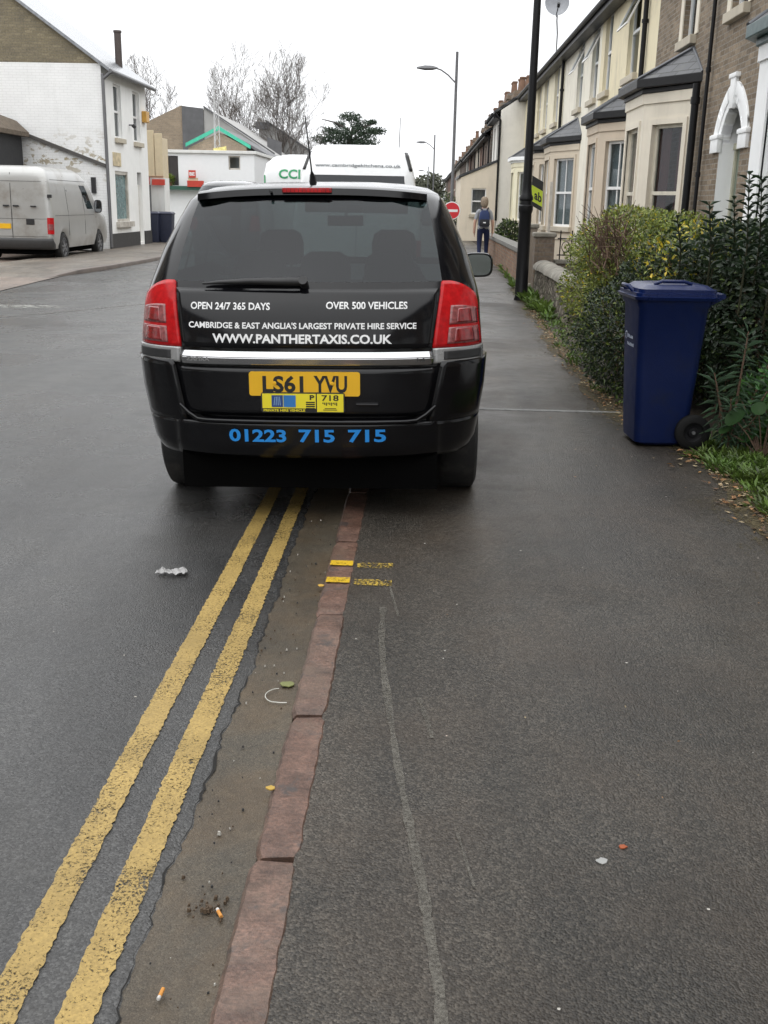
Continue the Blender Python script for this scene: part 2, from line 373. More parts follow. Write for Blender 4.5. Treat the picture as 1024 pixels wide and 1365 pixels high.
for a, b in zip(joints, joints[1:]):
    sk = q.uniform(-.012, .012); a += .008; b -= .008; n = max(6, int((b-a)/.03)) if b < 12 else 3
    w1 = [q.uniform(-.003, .003) for _ in range(n+1)]; w2 = [q.uniform(-.003, .003) for _ in range(n+1)]; off = q.uniform(-.006, .006); dz = q.uniform(-.003, .004)
    rings = []
    for i in range(n+1):
        yy = a+(b-a)*i/n; e = .007 if i in (0, n) else 0
        xl, xr = -.362+off+w1[i]+e, -.252+off*.3+w2[i]-e; zt = .004+dz-e*.8+q.uniform(-.0012, .0012)
        yj = yy+(q.uniform(-.006, .006) if i in (0, n) else 0); rings.append([(xl, yy-.3*sk, -.12), (xl-.002, yj-sk*.5, zt-.012), (xl+.008, yy-sk*.4, zt), (xr-.005, yy+sk*.4, zt), (xr, yj+sk*.5, zt-.006), (xr, yy, -.12)])
    mb.loft(rings)
struct(mb, 'kerb', M_kerb, smooth=40)
# silt-filled gutter channel with a broken inner edge, and the crack beside it
def wob(y, s): return .014*math.sin(y*2.1+s)*.5+.004*math.sin(y*7.7+2*s)+.004*math.sin(y*19+s*3)+.004*math.sin(y*47+s)+.003*math.sin(y*113+s)
mb = MB(); ys = np.arange(-3, 14, .025)
for a, b in zip(ys, ys[1:]):
    mb.quad((-.545+wob(a, 1), a, RZ+.004), (-.45, a, RZ-.001+.005), (-.45, b, RZ-.001+.005), (-.545+wob(b, 1), b, RZ+.004)); mb.quad((-.45, a, RZ+.004), (-.355, a, RZ+.012), (-.355, b, RZ+.012), (-.45, b, RZ+.004))
struct(mb, 'gutter', M_gut, recalc=False)
mb = MB()
for a, b in zip(ys, ys[1:]):
    def wd(y): return max(.0006, .0018+.0012*math.sin(y*5+1)+.0014*math.sin(y*13)+.0012*math.sin(y*37))
    xa, xb = -.548+wob(a, 1)+.002*math.sin(a*90), -.548+wob(b, 1)+.002*math.sin(b*90)
    mb.quad((xa-wd(a), a, RZ+.007), (xa+wd(a), a, RZ+.007), (xb+wd(b), b, RZ+.007), (xb-wd(b), b, RZ+.007))
struct(mb, 'gutter_crack', plain('crack_dark', (.010, .009, .008), .95), recalc=False)

# double yellow lines, thick worn paint
M_yel = worn_paint('yellow_line_paint', (.40, .275, .085), .395, .48, 140)
def line_strip(x0, x1, y0, y1, z, seed, jit=.0035, step=.012):
    m_ = MB(); q = random.Random(seed); yy = np.arange(y0, y1, step)
    L = [x0+q.uniform(-jit, jit)+.003*math.sin(t*1.3+seed) for t in yy]; Rr = [x1+q.uniform(-jit, jit)+.003*math.sin(t*1.7+seed) for t in yy]
    for i in range(len(yy)-1): m_.quad((L[i], yy[i], z), (Rr[i], yy[i], z), (Rr[i+1], yy[i+1], z), (L[i+1], yy[i+1], z))
    return m_
struct(line_strip(-.816, -.742, -3, 30, RZ+.004, 1), 'yellow_line', M_yel, recalc=False)
struct(line_strip(-.664, -.590, -3, 30, RZ+.004, 2), 'yellow_line', M_yel, recalc=False)
M_tick = worn_paint('yellow_tick_paint', (.70, .45, .02), .40, .46, 80)
M_tickw = worn_paint('yellow_tick_worn', (.55, .38, .06), .49, .56, 110)
for yc in (4.015, 4.225):
    m_ = MB(); m_.quad((-.356, yc-.032, .0095), (-.258, yc-.032, .0095), (-.258, yc+.03, .0095), (-.356, yc+.03, .0095))
    struct(m_, 'kerb_tick', M_tick, recalc=False)
    m_ = MB(); m_.quad((-.24, yc-.04, .004), (-.085, yc-.04, .004), (-.085, yc+.03, .004), (-.24, yc+.03, .004))
    struct(m_, 'kerb_tick', M_tickw, recalc=False)

# pale scuffs on the pavement
M_scuff = worn_paint('pale_scuff', (.145, .134, .112), .36, .64, 110, .6)
SC = [(-.11, 3.74), (-.105, 3.45), (-.09, 3.2), (-.055, 2.85), (-.03, 2.6), (-.005, 2.4), (.02, 2.2), (.045, 2.02), (.063, 1.84), (.078, 1.7), (.085, 1.4), (.09, .9)]
def scuff(pts, w, z=.004):
    m_ = MB(); P = []
    for (x0, y0), (x1, y1) in zip(pts, pts[1:]):
        for i in range(6): P.append((x0+(x1-x0)*i/6, y0+(y1-y0)*i/6))
    q = random.Random(2); ww = [w*q.uniform(.6, 1.2) for _ in P]
    for i in range(len(P)-1): m_.quad((P[i][0]-ww[i], P[i][1], z), (P[i][0]+ww[i], P[i][1], z), (P[i+1][0]+ww[i+1], P[i+1][1], z), (P[i+1][0]-ww[i+1], P[i+1][1], z))
    return m_
struct(scuff(SC, .012), 'pavement_scuff', M_scuff, recalc=False)
struct(scuff([(-.1, 4.05), (-.07, 3.8), (-.045, 3.62)], .006), 'pavement_scuff', M_scuff, recalc=False)
struct(scuff([(.03, 2.98), (.055, 2.85), (.075, 2.7)], .008), 'pavement_scuff', M_scuff, recalc=False)
struct(scuff([(.13, 2.25), (.15, 2.12), (.165, 2.02)], .004), 'pavement_scuff', M_scuff, recalc=False)
# mossy dirt washed along the back edge of the pavement
M_dirt = [worn_paint(f'edge_dirt_{i}', (.085, .066, .028), lo, lo+.16, 45, .85) for i, lo in enumerate((.40, .49, .55))]
mb = MB(); q = random.Random(19)
for y in np.arange(4.2, 22, .1):
    w0, w1 = [.16+.07*math.sin(t*1.7)+.04*math.sin(t*5.1) for t in (y, y+.1)]; [mb.quad((edge_x(y)-w0*a_, y, .004), (edge_x(y)-w0*b_, y, .004), (edge_x(y+.1)-w1*b_, y+.1, .004), (edge_x(y+.1)-w1*a_, y+.1, .004), m_i) for m_i, (a_, b_) in enumerate(((.7, -.3), (1.15, .7), (1.7, 1.15)))]
struct(mb, 'edge_dirt', M_dirt, recalc=False)
# drain channel across the pavement
mb = MB(); mb.box(.2, 1.56, 7.885, 7.925, -.03, .005); mb.box(.2, 1.56, 7.899, 7.911, .005, .0056, 1)
struct(mb, 'drain_channel', [plain('channel_iron', (.30, .30, .29), .45, scale=20, var=.3), plain('channel_slot', (.03, .03, .03), .8)])

# far side: pavement with kerb, forecourt at the side turning
mb = MB(); FE = [(-7.36, 20.6), (-7.33, 21.4), (-7.2, 22.3), (-7.05, 23.8), (-6.95, 26), (-6.9, 30), (-6.9, 70), (-7.4, 120)]
for (x0, y0), (x1, y1) in zip(FE, FE[1:]): fz = lambda y: -.03+.08*min(1, max(0, (y-20.7)/1.6)); mb.quad((-9.6, y0, fz(y0)), (x0-.12, y0, fz(y0)), (x1-.12, y1, fz(y1)), (-9.6, y1, fz(y1)))
struct(mb, 'far_pavement', M_fpave)
mb = MB(); mb.loft([[(x-.12, y, -.1), (x-.12, y, fz(y)+.004), (x-.01, y, fz(y)+.002), (x, y, fz(y)-.015), (x, y, -.1)] for x, y in FE])
struct(mb, 'far_kerb', plain('far_kerb_stone', (.13, .105, .09), .5, scale=3, var=.3), smooth=40)
mb = MB(); mb.quad((-40, 15.5, RZ-.006), (-6.95, 15.5, RZ-.006), (-6.95, 32, RZ-.006), (-40, 32, RZ-.006))
struct(mb, 'side_road', M_road)
mb = MB(); FC = [(-6.95, 16.5), (-7.1, 17.6), (-7.25, 20), (-7.36, 22.3), (-9.6, 22.4), (-9.6, 31.9), (-30, 31.9), (-30, 17.5), (-12, 16.4)]
mb.add([(x, y, RZ+.004) for x, y in FC], [tuple(range(len(FC)))]); struct(mb, 'forecourt', M_fore)
# worn white junction marks on the road to the left
M_white = worn_paint('white_mark_paint', (.42, .42, .38), .47, .58, 14, .5)
mb = MB(); A = []
for i in range(15):
    t = i/14; A.append((-8.2+3.0*t, 14.35+.75*math.sin(t*1.7), .10+.16*math.sin(t*math.pi*.9)))
for a, b in zip(A, A[1:]): mb.quad((a[0], a[1]-a[2], RZ+.004), (b[0], b[1]-b[2], RZ+.004), (b[0], b[1]+b[2], RZ+.004), (a[0], a[1]+a[2], RZ+.004))
struct(mb, 'road_marking', M_white, recalc=False)
struct(scuff([(-6.9, 12.0), (-5.2, 14.1), (-3.6, 17.0), (-2.2, 20.5)], .03, RZ+.004), 'road_marking', M_scuff, recalc=False)
# ------------------------------------------------------------------ vehicles
M_black = plain('black_paint', (.004, .004, .005), .16, var=.2, scale=3, coat=.5, spec=.12, coat_rough=.1)
M_trim = plain('black_trim', (.018, .018, .019), .5, bump=.1, bscale=200)
M_tyre = plain('tyre_rubber', (.014, .014, .014), .75, bump=.3, bscale=90, dirt=(.05, .045, .04), dscale=5)
M_rim = plain('wheel_alloy', (.35, .35, .36), .35, .7)
M_steel = plain('wheel_steel_dull', (.16, .16, .165), .5, .5)
M_under_shade = plain('underbody_shade', (.003, .003, .003), .95, spec=.02)  # near-black: shade beneath the vehicles is put into this colour
M_chrome = plain('chrome', (.50, .50, .51), .16, 1.0, var=.03, scale=2)
M_seat = plain('seat_cloth', (.010, .010, .012), .9, spec=.1)
M_red = plain('red_lens', (.40, .008, .010), .2, coat=.15, var=.25, scale=40, spec=.15)
M_redd = plain('red_lens_deep', (.20, .006, .008), .15, coat=.8, var=.4, scale=50)
M_clear = plain('clear_lens', (.22, .06, .06), .2, coat=.2, var=.45, scale=60)
M_silver = plain('silver_lens', (.30, .30, .30), .25, .4, coat=.3)
M_amber = plain('amber_lens', (.5, .14, .01), .15, coat=.8)
M_white = plain('white_vehicle_paint', (.80, .81, .81), .25, var=.02, coat=.5)
M_tint = glass_mat('tinted_glass', (.20, .25, .25), .8, .0)
M_dark = glass_mat('dark_glass', (.16, .2, .2), 1.2)
M_mirror = plain('mirror_glass', (.38, .40, .43), .03, 1.0, var=.01)
M_letter = plain('white_vinyl', (.78, .78, .78), .4, var=.02)
M_blue = plain('blue_vinyl', (.02, .26, .72), .4, var=.03)
M_ink = plain('black_ink', (.01, .01, .01), .5)
M_plate = plain('yellow_plate', (.78, .44, .015), .35, var=.04)
M_white_plate = plain('white_plate', (.8, .8, .75), .35)

class Body:
    """a vehicle skin: stacked plan outlines, each with its own width, rear and front reach"""
    def __init__(s, keys, zs, wheels, arch_r, ny=44, power=3.0):
        s.k = keys; s.zs = zs; s.wheels = wheels; s.ar = arch_r; s.ny = ny; s.n = power
    def at(s, z):
        zk = [k[0] for k in s.k]; return [float(np.interp(z, zk, [k[i] for k in s.k])) for i in range(1, 7)]  # W,Yr,Yf,Dr,Df,g
    def ys(s, x, z):
        w, yr, yf, dr, df, g = s.at(z); t = min(.999, abs(x)/w); return yr+dr*(1-(1-t**s.n)**(1/s.n))
    def rear_pt(s, th, z):
        w, yr, yf, dr, df, g = s.at(z); e = 2/s.n; return Vector((w*math.sin(th)**e, yr+dr*(1-max(0, math.cos(th))**e), z))
    def th_of_x(s, x, z):
        w = s.at(z)[0]; return math.asin(min(1, (x/w))**(s.n/2))
    def rear_nrm(s, th, z):
        a = s.rear_pt(max(.01, th-.02), z); b = s.rear_pt(min(math.pi/2, th+.02), z); c = s.rear_pt(th, z-.01); d = s.rear_pt(th, z+.01)
        n = (b-a).cross(d-c); n.normalize(); return n if n.y < 0 or n.x > 0 else -n
    def off(s, x, z, o):
        """point on the rear skin lifted o along the outward normal"""
        sg = 1 if x >= 0 else -1; th = s.th_of_x(abs(x), z); p = s.rear_pt(th, z)+s.rear_nrm(th, z)*o; return (p.x*sg, p.y, p.z)
    def ring(s, z):
        w, yr, yf, dr, df, g = s.at(z); e = 2/s.n; half = []; tag_ = []
        thg = s.th_of_x(g, z)
        for f in (0, .35, .7, 1): half.append(s.rear_pt(s.th_of_x(g*f, z), z))
        for i in range(1, 9): half.append(s.rear_pt(thg+(math.pi/2-thg)*i/8, z))
        y0, y1 = yr+dr, yf-df
        for i in range(1, s.ny):
            y = y0+(y1-y0)*i/s.ny; zz = z
            for wy in s.wheels:
                dy = abs(y-wy)
                if dy < s.ar:
                    zb = .33+math.sqrt(s.ar**2-dy**2)*.92
                    zl = s.zs[0]
                    if zb > zl and z < 1.0: zz = max(zz, zb+(z-zl)*(1.0-zb)/(1.0-zl))
            half.append(Vector((w, y, zz)))
        for i in range(0, 9):
            th = (math.pi/2)*(1-i/8); half.append(Vector((w*math.sin(th)**e if th > 1e-6 else 0, yf-df*(1-math.cos(th)**e), z)))
        return half
    def n_half(s): return 12+s.ny-1+9
    def build(s, root, paint, glass, rear_win=None, side_wins=(), screen=None, name='body'):
        """rear_win (z0,z1); side_wins (i0,i1,z0,z1) in side index; screen (z0,z1)"""
        rings = []
        for z in s.zs:
            h = s.ring(z); left = [Vector((-p.x, p.y, p.z)) for p in h[1:-1]][::-1]; rings.append(h+left)
        n = len(rings[0]); nh = s.n_half(); b = MB(); wins = {'rear': MB(), 'screen': MB(), 'side': MB()}
        vs = [tuple(p) for r_ in rings for p in r_]
        def kind(i, k):
            z0, z1 = s.zs[i], s.zs[i+1]; kk = k if k < nh-1 else n-1-k          # mirrored segment index
            if rear_win and z0 >= rear_win[0]-1e-6 and z1 <= rear_win[1]+1e-6 and kk < 3: return 'rear'
            if screen and z0 >= screen[0]-1e-6 and z1 <= screen[1]+1e-6 and kk >= 11+s.ny+1: return 'screen'
            for i0, i1, a, c in side_wins:
                if i0 <= kk-11 < i1 and z0 >= a-1e-6 and z1 <= c+1e-6: return 'side'
            return None
        fs = []; wf = {k: [] for k in wins}
        for i in range(len(rings)-1):
            for k in range(n):
                f = (i*n+k, i*n+(k+1) % n, (i+1)*n+(k+1) % n, (i+1)*n+k); t = kind(i, k); (wf[t] if t else fs).append(f)
        fs.append(tuple((len(rings)-1)*n+k for k in range(n)))
        b.add(vs, fs); o = b.build(name, paint, root, smooth=38)
        bm = bmesh.new(); bm.from_mesh(o.data); bmesh.ops.delete(bm, geom=[v for v in bm.verts if not v.link_faces], context='VERTS'); bm.to_mesh(o.data); bm.free()
        res = {'body': o}
        for k, nm in (('rear', 'rear_window'), ('screen', 'windscreen'), ('side', 'side_window')):
            if not wf[k]: continue
            w_ = MB(); used = sorted({i for f in wf[k] for i in f}); mp = {u: j for j, u in enumerate(used)}
            if k == 'side':
                comp = {}
                for f in wf[k]:
                    kk = f[0] % n; kk2 = kk if kk < nh-1 else n-1-kk
                    key = (kk < nh-1, next(j for j, (a, c, *_) in enumerate(side_wins) if a <= kk2-11 < c)); comp.setdefault(key, []).append(f)
                for key, ff in comp.items():
                    w_ = MB(); used = sorted({i for f in ff for i in f}); mp = {u: j for j, u in enumerate(used)}
                    w_.add([vs[u] for u in used], [tuple(mp[i] for i in f) for f in ff]); w_.build('side_window', glass, root, smooth=40)
            else:
                w_.add([vs[u] for u in used], [tuple(mp[i] for i in f) for f in wf[k]]); res[k] = w_.build(nm, glass, root, smooth=40)
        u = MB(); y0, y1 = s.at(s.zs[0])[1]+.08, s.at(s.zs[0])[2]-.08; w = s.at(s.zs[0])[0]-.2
        u.box(-w-.06, w+.06, y0-.02, y1, .165, s.zs[0]+.05); u.build('underbody_shade', M_under_shade, root)  # added box, hung low to block light and darken the road below
        return res

def patch(body, z0, z1, xin0, xin1, th1a, th1b, o, nz=10, nx=10, thick=.012, side=1, xout=None, drop=0.):
    """solid panel lying on the rear skin between an inner edge (x at bottom, at top) and an outer edge (corner angle, or x)"""
    m_ = MB(); G = []
    for i in range(nz+1):
        t = i/nz; z = z0+(z1-z0)*t; oo = o[0]+(o[1]-o[0])*t if isinstance(o, tuple) else o; xi = xin0+(xin1-xin0)*t; a = -1 if xi < 0 else 1; ta = a*body.th_of_x(abs(xi), z)
        if xout: xo = xout[0]+(xout[1]-xout[0])*t; tb = body.th_of_x(abs(xo), z)*(1 if xo >= 0 else -1)
        else: tb = th1a+(th1b-th1a)*t
        row = []
        for j in range(nx+1):
            th = ta+(tb-ta)*j/nx; sg = 1 if th >= 0 else -1
            zz = z-drop*t*max(0, j/nx-.15)**1.6; p = body.rear_pt(abs(th), zz); nn = body.rear_nrm(abs(th), zz)
            row.append([Vector((side*sg*(p+nn*q).x, (p+nn*q).y, (p+nn*q).z)) for q in (oo, oo-thick)])
        G.append(row)
    w = nx+1
    for lay in (0, 1):
        m_.add([G[i][j][lay] for i in range(nz+1) for j in range(w)], [(i*w+j, i*w+j+1, (i+1)*w+j+1, (i+1)*w+j) for i in range(nz) for j in range(nx)])
    def rim(seq):
        for (a, b) in zip(seq, seq[1:]): m_.quad(G[a[0]][a[1]][0], G[b[0]][b[1]][0], G[b[0]][b[1]][1], G[a[0]][a[1]][1])
    rim([(0, j) for j in range(w)]); rim([(nz, j) for j in range(w)]); rim([(i, 0) for i in range(nz+1)]); rim([(i, nx) for i in range(nz+1)])
    return m_
def weld(o, d=1e-4):
    bm = bmesh.new(); bm.from_mesh(o.data); bmesh.ops.remove_doubles(bm, verts=bm.verts, dist=d); bmesh.ops.recalc_face_normals(bm, faces=bm.faces); bm.to_mesh(o.data); bm.free(); return o

def add_wheels(root, track, ys, r, w, rim=M_rim, spokes=5):
    for y in ys:
        for sx in (-1, 1):
            t = MB(); f = lambda a, b, h, sx=sx, y=y: (sx*(track+h), y+a, r-.006+b)
            rr = r*.66
            t.lathe([(rr, -w), (r-.03, -w), (r-.008, -w+.02), (r, -w+.05), (r, -.04), (r-.01, -.015), (r-.04, 0), (rr+.02, 0), (rr, -.015)], 32, f, cap=False)
            o = t.build('wheel', M_tyre, root, smooth=40)
            m_ = MB(); m_.lathe([(rr, -w), (rr, -.015), (rr-.02, -.012), (rr-.03, -.05), (.001, -.06)], 28, f, cap=False)
            for k in range(spokes):
                a = 2*math.pi*k/spokes+.3; c, s_ = math.cos(a), math.sin(a)
                def q(l, t_, h): return f(l*c-t_*s_, l*s_+t_*c, h)
                m_.hexa([q(.03, -.035, -.055), q(rr-.01, -.022, -.05), q(rr-.01, .022, -.05), q(.03, .035, -.055), q(.03, -.03, -.02), q(rr-.01, -.018, -.015), q(rr-.01, .018, -.015), q(.03, .03, -.02)])
            m_.lathe([(.001, -.012), (.045, -.014), (.06, -.03), (.06, -.06)], 14, f, cap=False)
            m_.build('rim', rim, o, smooth=35)

def door_mirror(root, x, y, z, sx, hw=.11, hh=.085, shell=M_black):
    m_ = MB(); rg = []
    for i, (k, d) in enumerate(((.55, .13), (.85, .10), (1, .05), (1.03, 0), (.98, -.012))):
        rg.append([(x+sx*(hw+.02)+hw*k*math.copysign(abs(math.cos(a))**.55, math.cos(a)), y+d, z+hh*k*math.copysign(abs(math.sin(a))**.6, math.sin(a))) for a in [2*math.pi*j/24 for j in range(24)]])
    m_.loft(rg); m_.tube([(x-sx*.07, y+.08, z-.06), (x+sx*.06, y+.06, z-.05)], .028, 8)
    o = m_.build('door_mirror', shell, root, smooth=40)
    g = MB(); g.add([(x+sx*(hw+.02)+hw*.88*math.copysign(abs(math.cos(a))**.55, math.cos(a)), y-.0145, z+hh*.86*math.copysign(abs(math.sin(a))**.6, math.sin(a))) for a in [2*math.pi*j/24 for j in range(24)]], [tuple(range(24))])
    g.build('mirror_glass', M_mirror, o)

def rounded_rect(w, h, r, n=5):
    P = []
    for cx, cy, a0 in ((w-r, h-r, 0), (-w+r, h-r, 90), (-w+r, -h+r, 180), (w-r, -h+r, 270)):
        for i in range(n+1): a = R(a0+90*i/n); P.append((cx+r*math.cos(a), cy+r*math.sin(a)))
    return P
def seat(root, x, y, zb, zs, w=.25, lean=.14):
    m_ = MB()
    def sl(z, k=1, t=.07): yy = y+(zs-z)*.0-(z-zb)*lean; return [(x+a*k, yy+b, z) for a, b in rounded_rect(w, t, .05)]
    m_.loft([sl(zb, .95), sl(zb+.1), sl(zs-.2), sl(zs-.06, .8), sl(zs, .6, .04)])
    m_.box(x-w, x+w, y, y+.5, zb-.12, zb+.06)
    o = m_.build('seat', M_seat, root, smooth=45)
    h = MB(); yh = y-(zs-zb)*lean-.02
    h.loft([[(x+a*k, yh+b, zs+d) for a, b in rounded_rect(.14, .045, .04)] for k, d in ((.7, .02), (1, .06), (1.02, .15), (.9, .21), (.6, .235))])
    h.tube([(x-.06, yh, zs-.05), (x-.06, yh, zs+.08)], .008, 6); h.tube([(x+.06, yh, zs-.05), (x+.06, yh, zs+.08)], .008, 6)
    h.build('headrest', M_seat, o, smooth=45)

# ---- the black taxi
TX = thing('taxi', (-.515, 5.65, -.015), 'black people-carrier taxi with white lettering and yellow rear plates, straddling the kerb', 'taxi', rot=(0, -.018, 0))
#        z    W    Yr    Yf   Dr   Df   g
TK = [(.33, .765, -.785, 3.50, .50, .55, .55), (.36, .780, -.805, 3.58, .50, .6, .55), (.40, .798, -.82, 3.62, .50, .6, .58), (.50, .815, -.83, 3.63, .50, .62, .58),
      (.66, .838, -.83, 3.58, .48, .65, .6), (.80, .845, -.825, 3.50, .46, .7, .6), (.90, .840, -.815, 3.30, .44, .7, .6), (1.0, .830, -.795, 2.85, .43, .66, .602), (1.06, .828, -.775, 2.72, .43, .62, .605),
      (1.12, .815, -.745, 2.62, .42, .58, .637), (1.16, .803, -.725, 2.50, .42, .56, .635), (1.30, .758, -.640, 2.22, .42, .52, .612), (1.44, .692, -.545, 1.86, .40, .46, .582), (1.525, .648, -.475, 1.62, .38, .42, .562),
      (1.56, .618, -.42, 1.45, .40, .4, .54), (1.59, .565, -.30, 1.2, .45, .4, .49), (1.613, .45, -.05, .95, .4, .35, .38), (1.625, .30, .2, .75, .3, .25, .26)]
TZ = [.33, .35, .37, .385, .40, .45, .50, .56, .62, .68, .74, .80, .86, .92, .98, 1.03, 1.06, 1.09, 1.12, 1.16, 1.23, 1.30, 1.37, 1.44, 1.525, 1.545, 1.56, 1.575, 1.59, 1.60, 1.613, 1.625]
TB = Body(TK, TZ, (0, 2.70), .365)
TB.build(TX, M_black, M_tint, rear_win=(1.16, 1.525), side_wins=((3, 12, 1.16, 1.44), (13, 23, 1.16, 1.44), (24, 40, 1.16, 1.44)), screen=(1.12, 1.525))
add_wheels(TX, .845, (0, 2.70), .325, .21)
# bumper: full-width skirt below, cheeks each side of the tailgate
P1 = patch(TB, .352, .515, -.62, -.62, 0, 0, .024, 10, 40, .05, xout=(.62, .62))
for sd_ in (1, -1):
    b1 = patch(TB, .352, .515, .62, .62, 1.56, 1.56, .024, 10, 14, .05, side=sd_); P1.add(b1.v, b1.f)
    b2 = patch(TB, .515, .80, .575, .628, 1.56, 1.56, .024, 10, 16, .05, side=sd_); P1.add(b2.v, b2.f)
bo = weld(P1.build('bumper', M_black, TX, smooth=45), .002)
lip = MB(); pts = []
for i in range(29):
    x = -.60+1.2*i/28; z = .523+max(0, abs(x)-.50)**1.5*2.2; pts.append(TB.off(x, z, .030))
lip.tube(pts, .0095, 8); lip.build('bumper_lip', M_black, TX, smooth=60)
# tailgate panel and its lower recess
weld(patch(TB, .545, .775, -.575, -.615, 0, 0, .010, 8, 30, .02, xout=(.575, .615)).build('tailgate_lower', M_black, TX, smooth=45), .0005)
weld(patch(TB, .862, 1.125, -.585, -.62, 0, 0, .012, 10, 30, .02, xout=(.585, .62)).build('tailgate', M_black, TX, smooth=45), .0005)
cs_ = patch(TB, .786, .818, -.590, -.588, 0, 0, (.020, .032), 6, 40, .025, xout=(.590, .588)); c2_ = patch(TB, .8185, .850, -.588, -.587, 0, 0, (.032, .010), 6, 40, .02, xout=(.588, .587)); cs_.add(c2_.v, c2_.f)
weld(cs_.build('chrome_strip', M_chrome, TX, smooth=30), .0005)
# shoulder of the spoiler over the rear window with the third brake light
sp = MB(); rg = []
for i in range(33):
    x = -.56+1.12*i/32; k = 1-(abs(x)/.60)**4*.35; zz = 1.592-.028*(abs(x)/.58)**2.6; yb = -.425-.045*k+.06*(abs(x)/.56)**3
    rg.append([(x, yb+.20, zz-.045), (x, yb+.02, zz-.046), (x, yb-.006, zz-.040), (x, yb+.002, zz-.010), (x, yb+.03, zz), (x, yb+.12, zz+.006), (x, yb+.26, zz+.002)])
sp.loft(rg, closed=True); sp.build('spoiler', M_black, TX, smooth=40)
bl = MB(); bl.box(-.135, .105, -.488, -.45, 1.560, 1.586); blo = bl.build('brake_light', M_redd, TX, bevel=.005, smooth=40)
lens = MB()
for i in range(12): lens.box(-.128+.0187*i, -.113+.0187*i, -.4905, -.48, 1.564, 1.582)
lens.build('lens', M_red, blo)
bs = MB(); bs.tube([(-.19, -.46, 1.567), (-.19, -.495, 1.566)], .007, 8); bs.build('washer_jet', M_trim, TX)
# tail lamps
for sd_ in (1, -1):
    lo = weld(patch(TB, .862, 1.158, .592, .632, 1.32, 1.24, .012, 16, 18, .03, side=sd_, drop=.085).build('tail_lamp', M_red, TX, smooth=40), .0005)
    def inset(z0, z1, xa, xb, ta, tb, mat, nm, o=.0145, drop=0.):
        weld(patch(TB, z0, z1, xa, xb, ta, tb, o, 8, 10, .006, side=sd_, drop=drop).build(nm, mat, lo, smooth=40), .0003)
    inset(.965, 1.050, .665, .672, 1.22, 1.20, M_clear, 'clear_lens', drop=.02); inset(.878, .952, .657, .664, 1.24, 1.22, M_clear, 'clear_lens')
    inset(.972, 1.034, .70, .705, 1.10, 1.08, M_redd, 'reflector', .0162); inset(.885, .945, .69, .695, 1.12, 1.10, M_redd, 'reflector', .0162)
    weld(patch(TB, .792, .860, .594, .592, 1.30, 1.30, .020, 8, 14, .03, side=sd_).build('lamp_trim', M_silver, TX, smooth=40), .0005)
    weld(patch(TB, .806, .846, .64, .64, 1.22, 1.22, .0225, 8, 10, .004, side=sd_).build('lamp_trim_dark', M_trim, TX, smooth=40), .0005)
    door_mirror(TX, sd_*.795, 1.62, 1.115, sd_, .102, .08)
# lettering
def vinyl(body_, x0, x1, z0, z1, mat, o=.0145, bold=.022):
    m_ = MB(); text_fit(m_, body_, x0, x1, z0, z1, lambda u, v: TB.off(u, v, o), bold); return m_.build('lettering', mat, TX, recalc=False)
vinyl('OPEN 24/7 365 DAYS', -.54, -.164, 1.032, 1.064, M_letter); vinyl('OVER 500 VEHICLES', .097, .472, 1.038, 1.069, M_letter)
vinyl('CAMBRIDGE & EAST ANGLIA\'S LARGEST PRIVATE HIRE SERVICE', -.549, .514, .950, .979, M_letter, bold=.026)
vinyl('WWW.PANTHERTAXIS.CO.UK', -.435, .402, .885, .926, M_letter, bold=.03)
vinyl('01223', -.366, -.095, .425, .488, M_blue, .031, .03); vinyl('715', -.035, .135, .425, .489, M_blue, .031, .03); vinyl('715', .198, .374, .427, .490, M_blue, .031, .03)
m_ = MB(); text_fit(m_, 'ZAFIRA', -.555, -.445, .802, .818, lambda u, v: TB.off(u, v, .034), .01); m_.build('lettering', M_silver, TX, recalc=False)
m_ = MB(); text_fit(m_, '1.6', .515, .55, .802, .820, lambda u, v: TB.off(u, v, .034), .01); m_.build('lettering', M_trim, TX, recalc=False)
# number plates
yp = -.858
def plate(name, x0, x1, z0, z1, y, mat, back=M_plate):
    cx, cz = (x0+x1)/2, (z0+z1)/2; m_ = MB(); m_.prism(rounded_rect((x1-x0)/2, (z1-z0)/2, .012), lambda u, v, d: (cx+u, y+d, cz+v), 0, .010); return m_.build(name, mat, TX)
np_ = plate('number_plate', -.263, .257, .646, .759, yp, M_plate)
def flat(parent, s_, x0, x1, z0, z1, y, mat, bold=.0, nm='lettering'):
    m_ = MB(); text_fit(m_, s_, x0, x1, z0, z1, lambda u, v: (u, y, v), bold); return m_.build(nm, mat, parent, recalc=False)
flat(np_, 'LS61', -.200, -.008, .662, .742, yp-.001, M_ink, .03); flat(np_, 'YVU', .040, .197, .662, .742, yp-.001, M_ink, .03)
for xb_ in (.128, -.143): bt = MB(); bt.lathe([(.001, -.005), (.008, -.004), (.009, 0)], 12, lambda a, b, h: (xb_+a, yp+h-.0005, .706+b)); bt.build('bolt', M_plate, np_)
yq = yp-.012; hp = plate('licence_plate', -.208, .186, .570, .664, yq, M_trim)
M_lime = plain('lime_plate', (.80, .68, .03), .35, var=.03)
m_ = MB(); m_.box(-.201, .050, yq-.003, yq, .590, .659); m_.box(.056, .180, yq-.003, yq, .574, .659); m_.build('plate_face', M_lime, hp)
m_ = MB(); m_.box(-.157, -.104, yq-.0045, yq-.003, .596, .652); m_.box(-.101, -.044, yq-.0045, yq-.003, .596, .652, 1)
m_.build('blue_panel', [plain('navy_panel', (.02, .06, .22), .4), plain('sky_panel', (.03, .18, .48), .4)], hp)
m_ = MB()
for k in range(4): m_.prism([(-.148+.01*k, .604), (-.145+.01*k, .604), (-.139+.007*k, .645), (-.142+.007*k, .645)], lambda u, v, d: (u, yq-.0045+d, v), -.0008, 0)
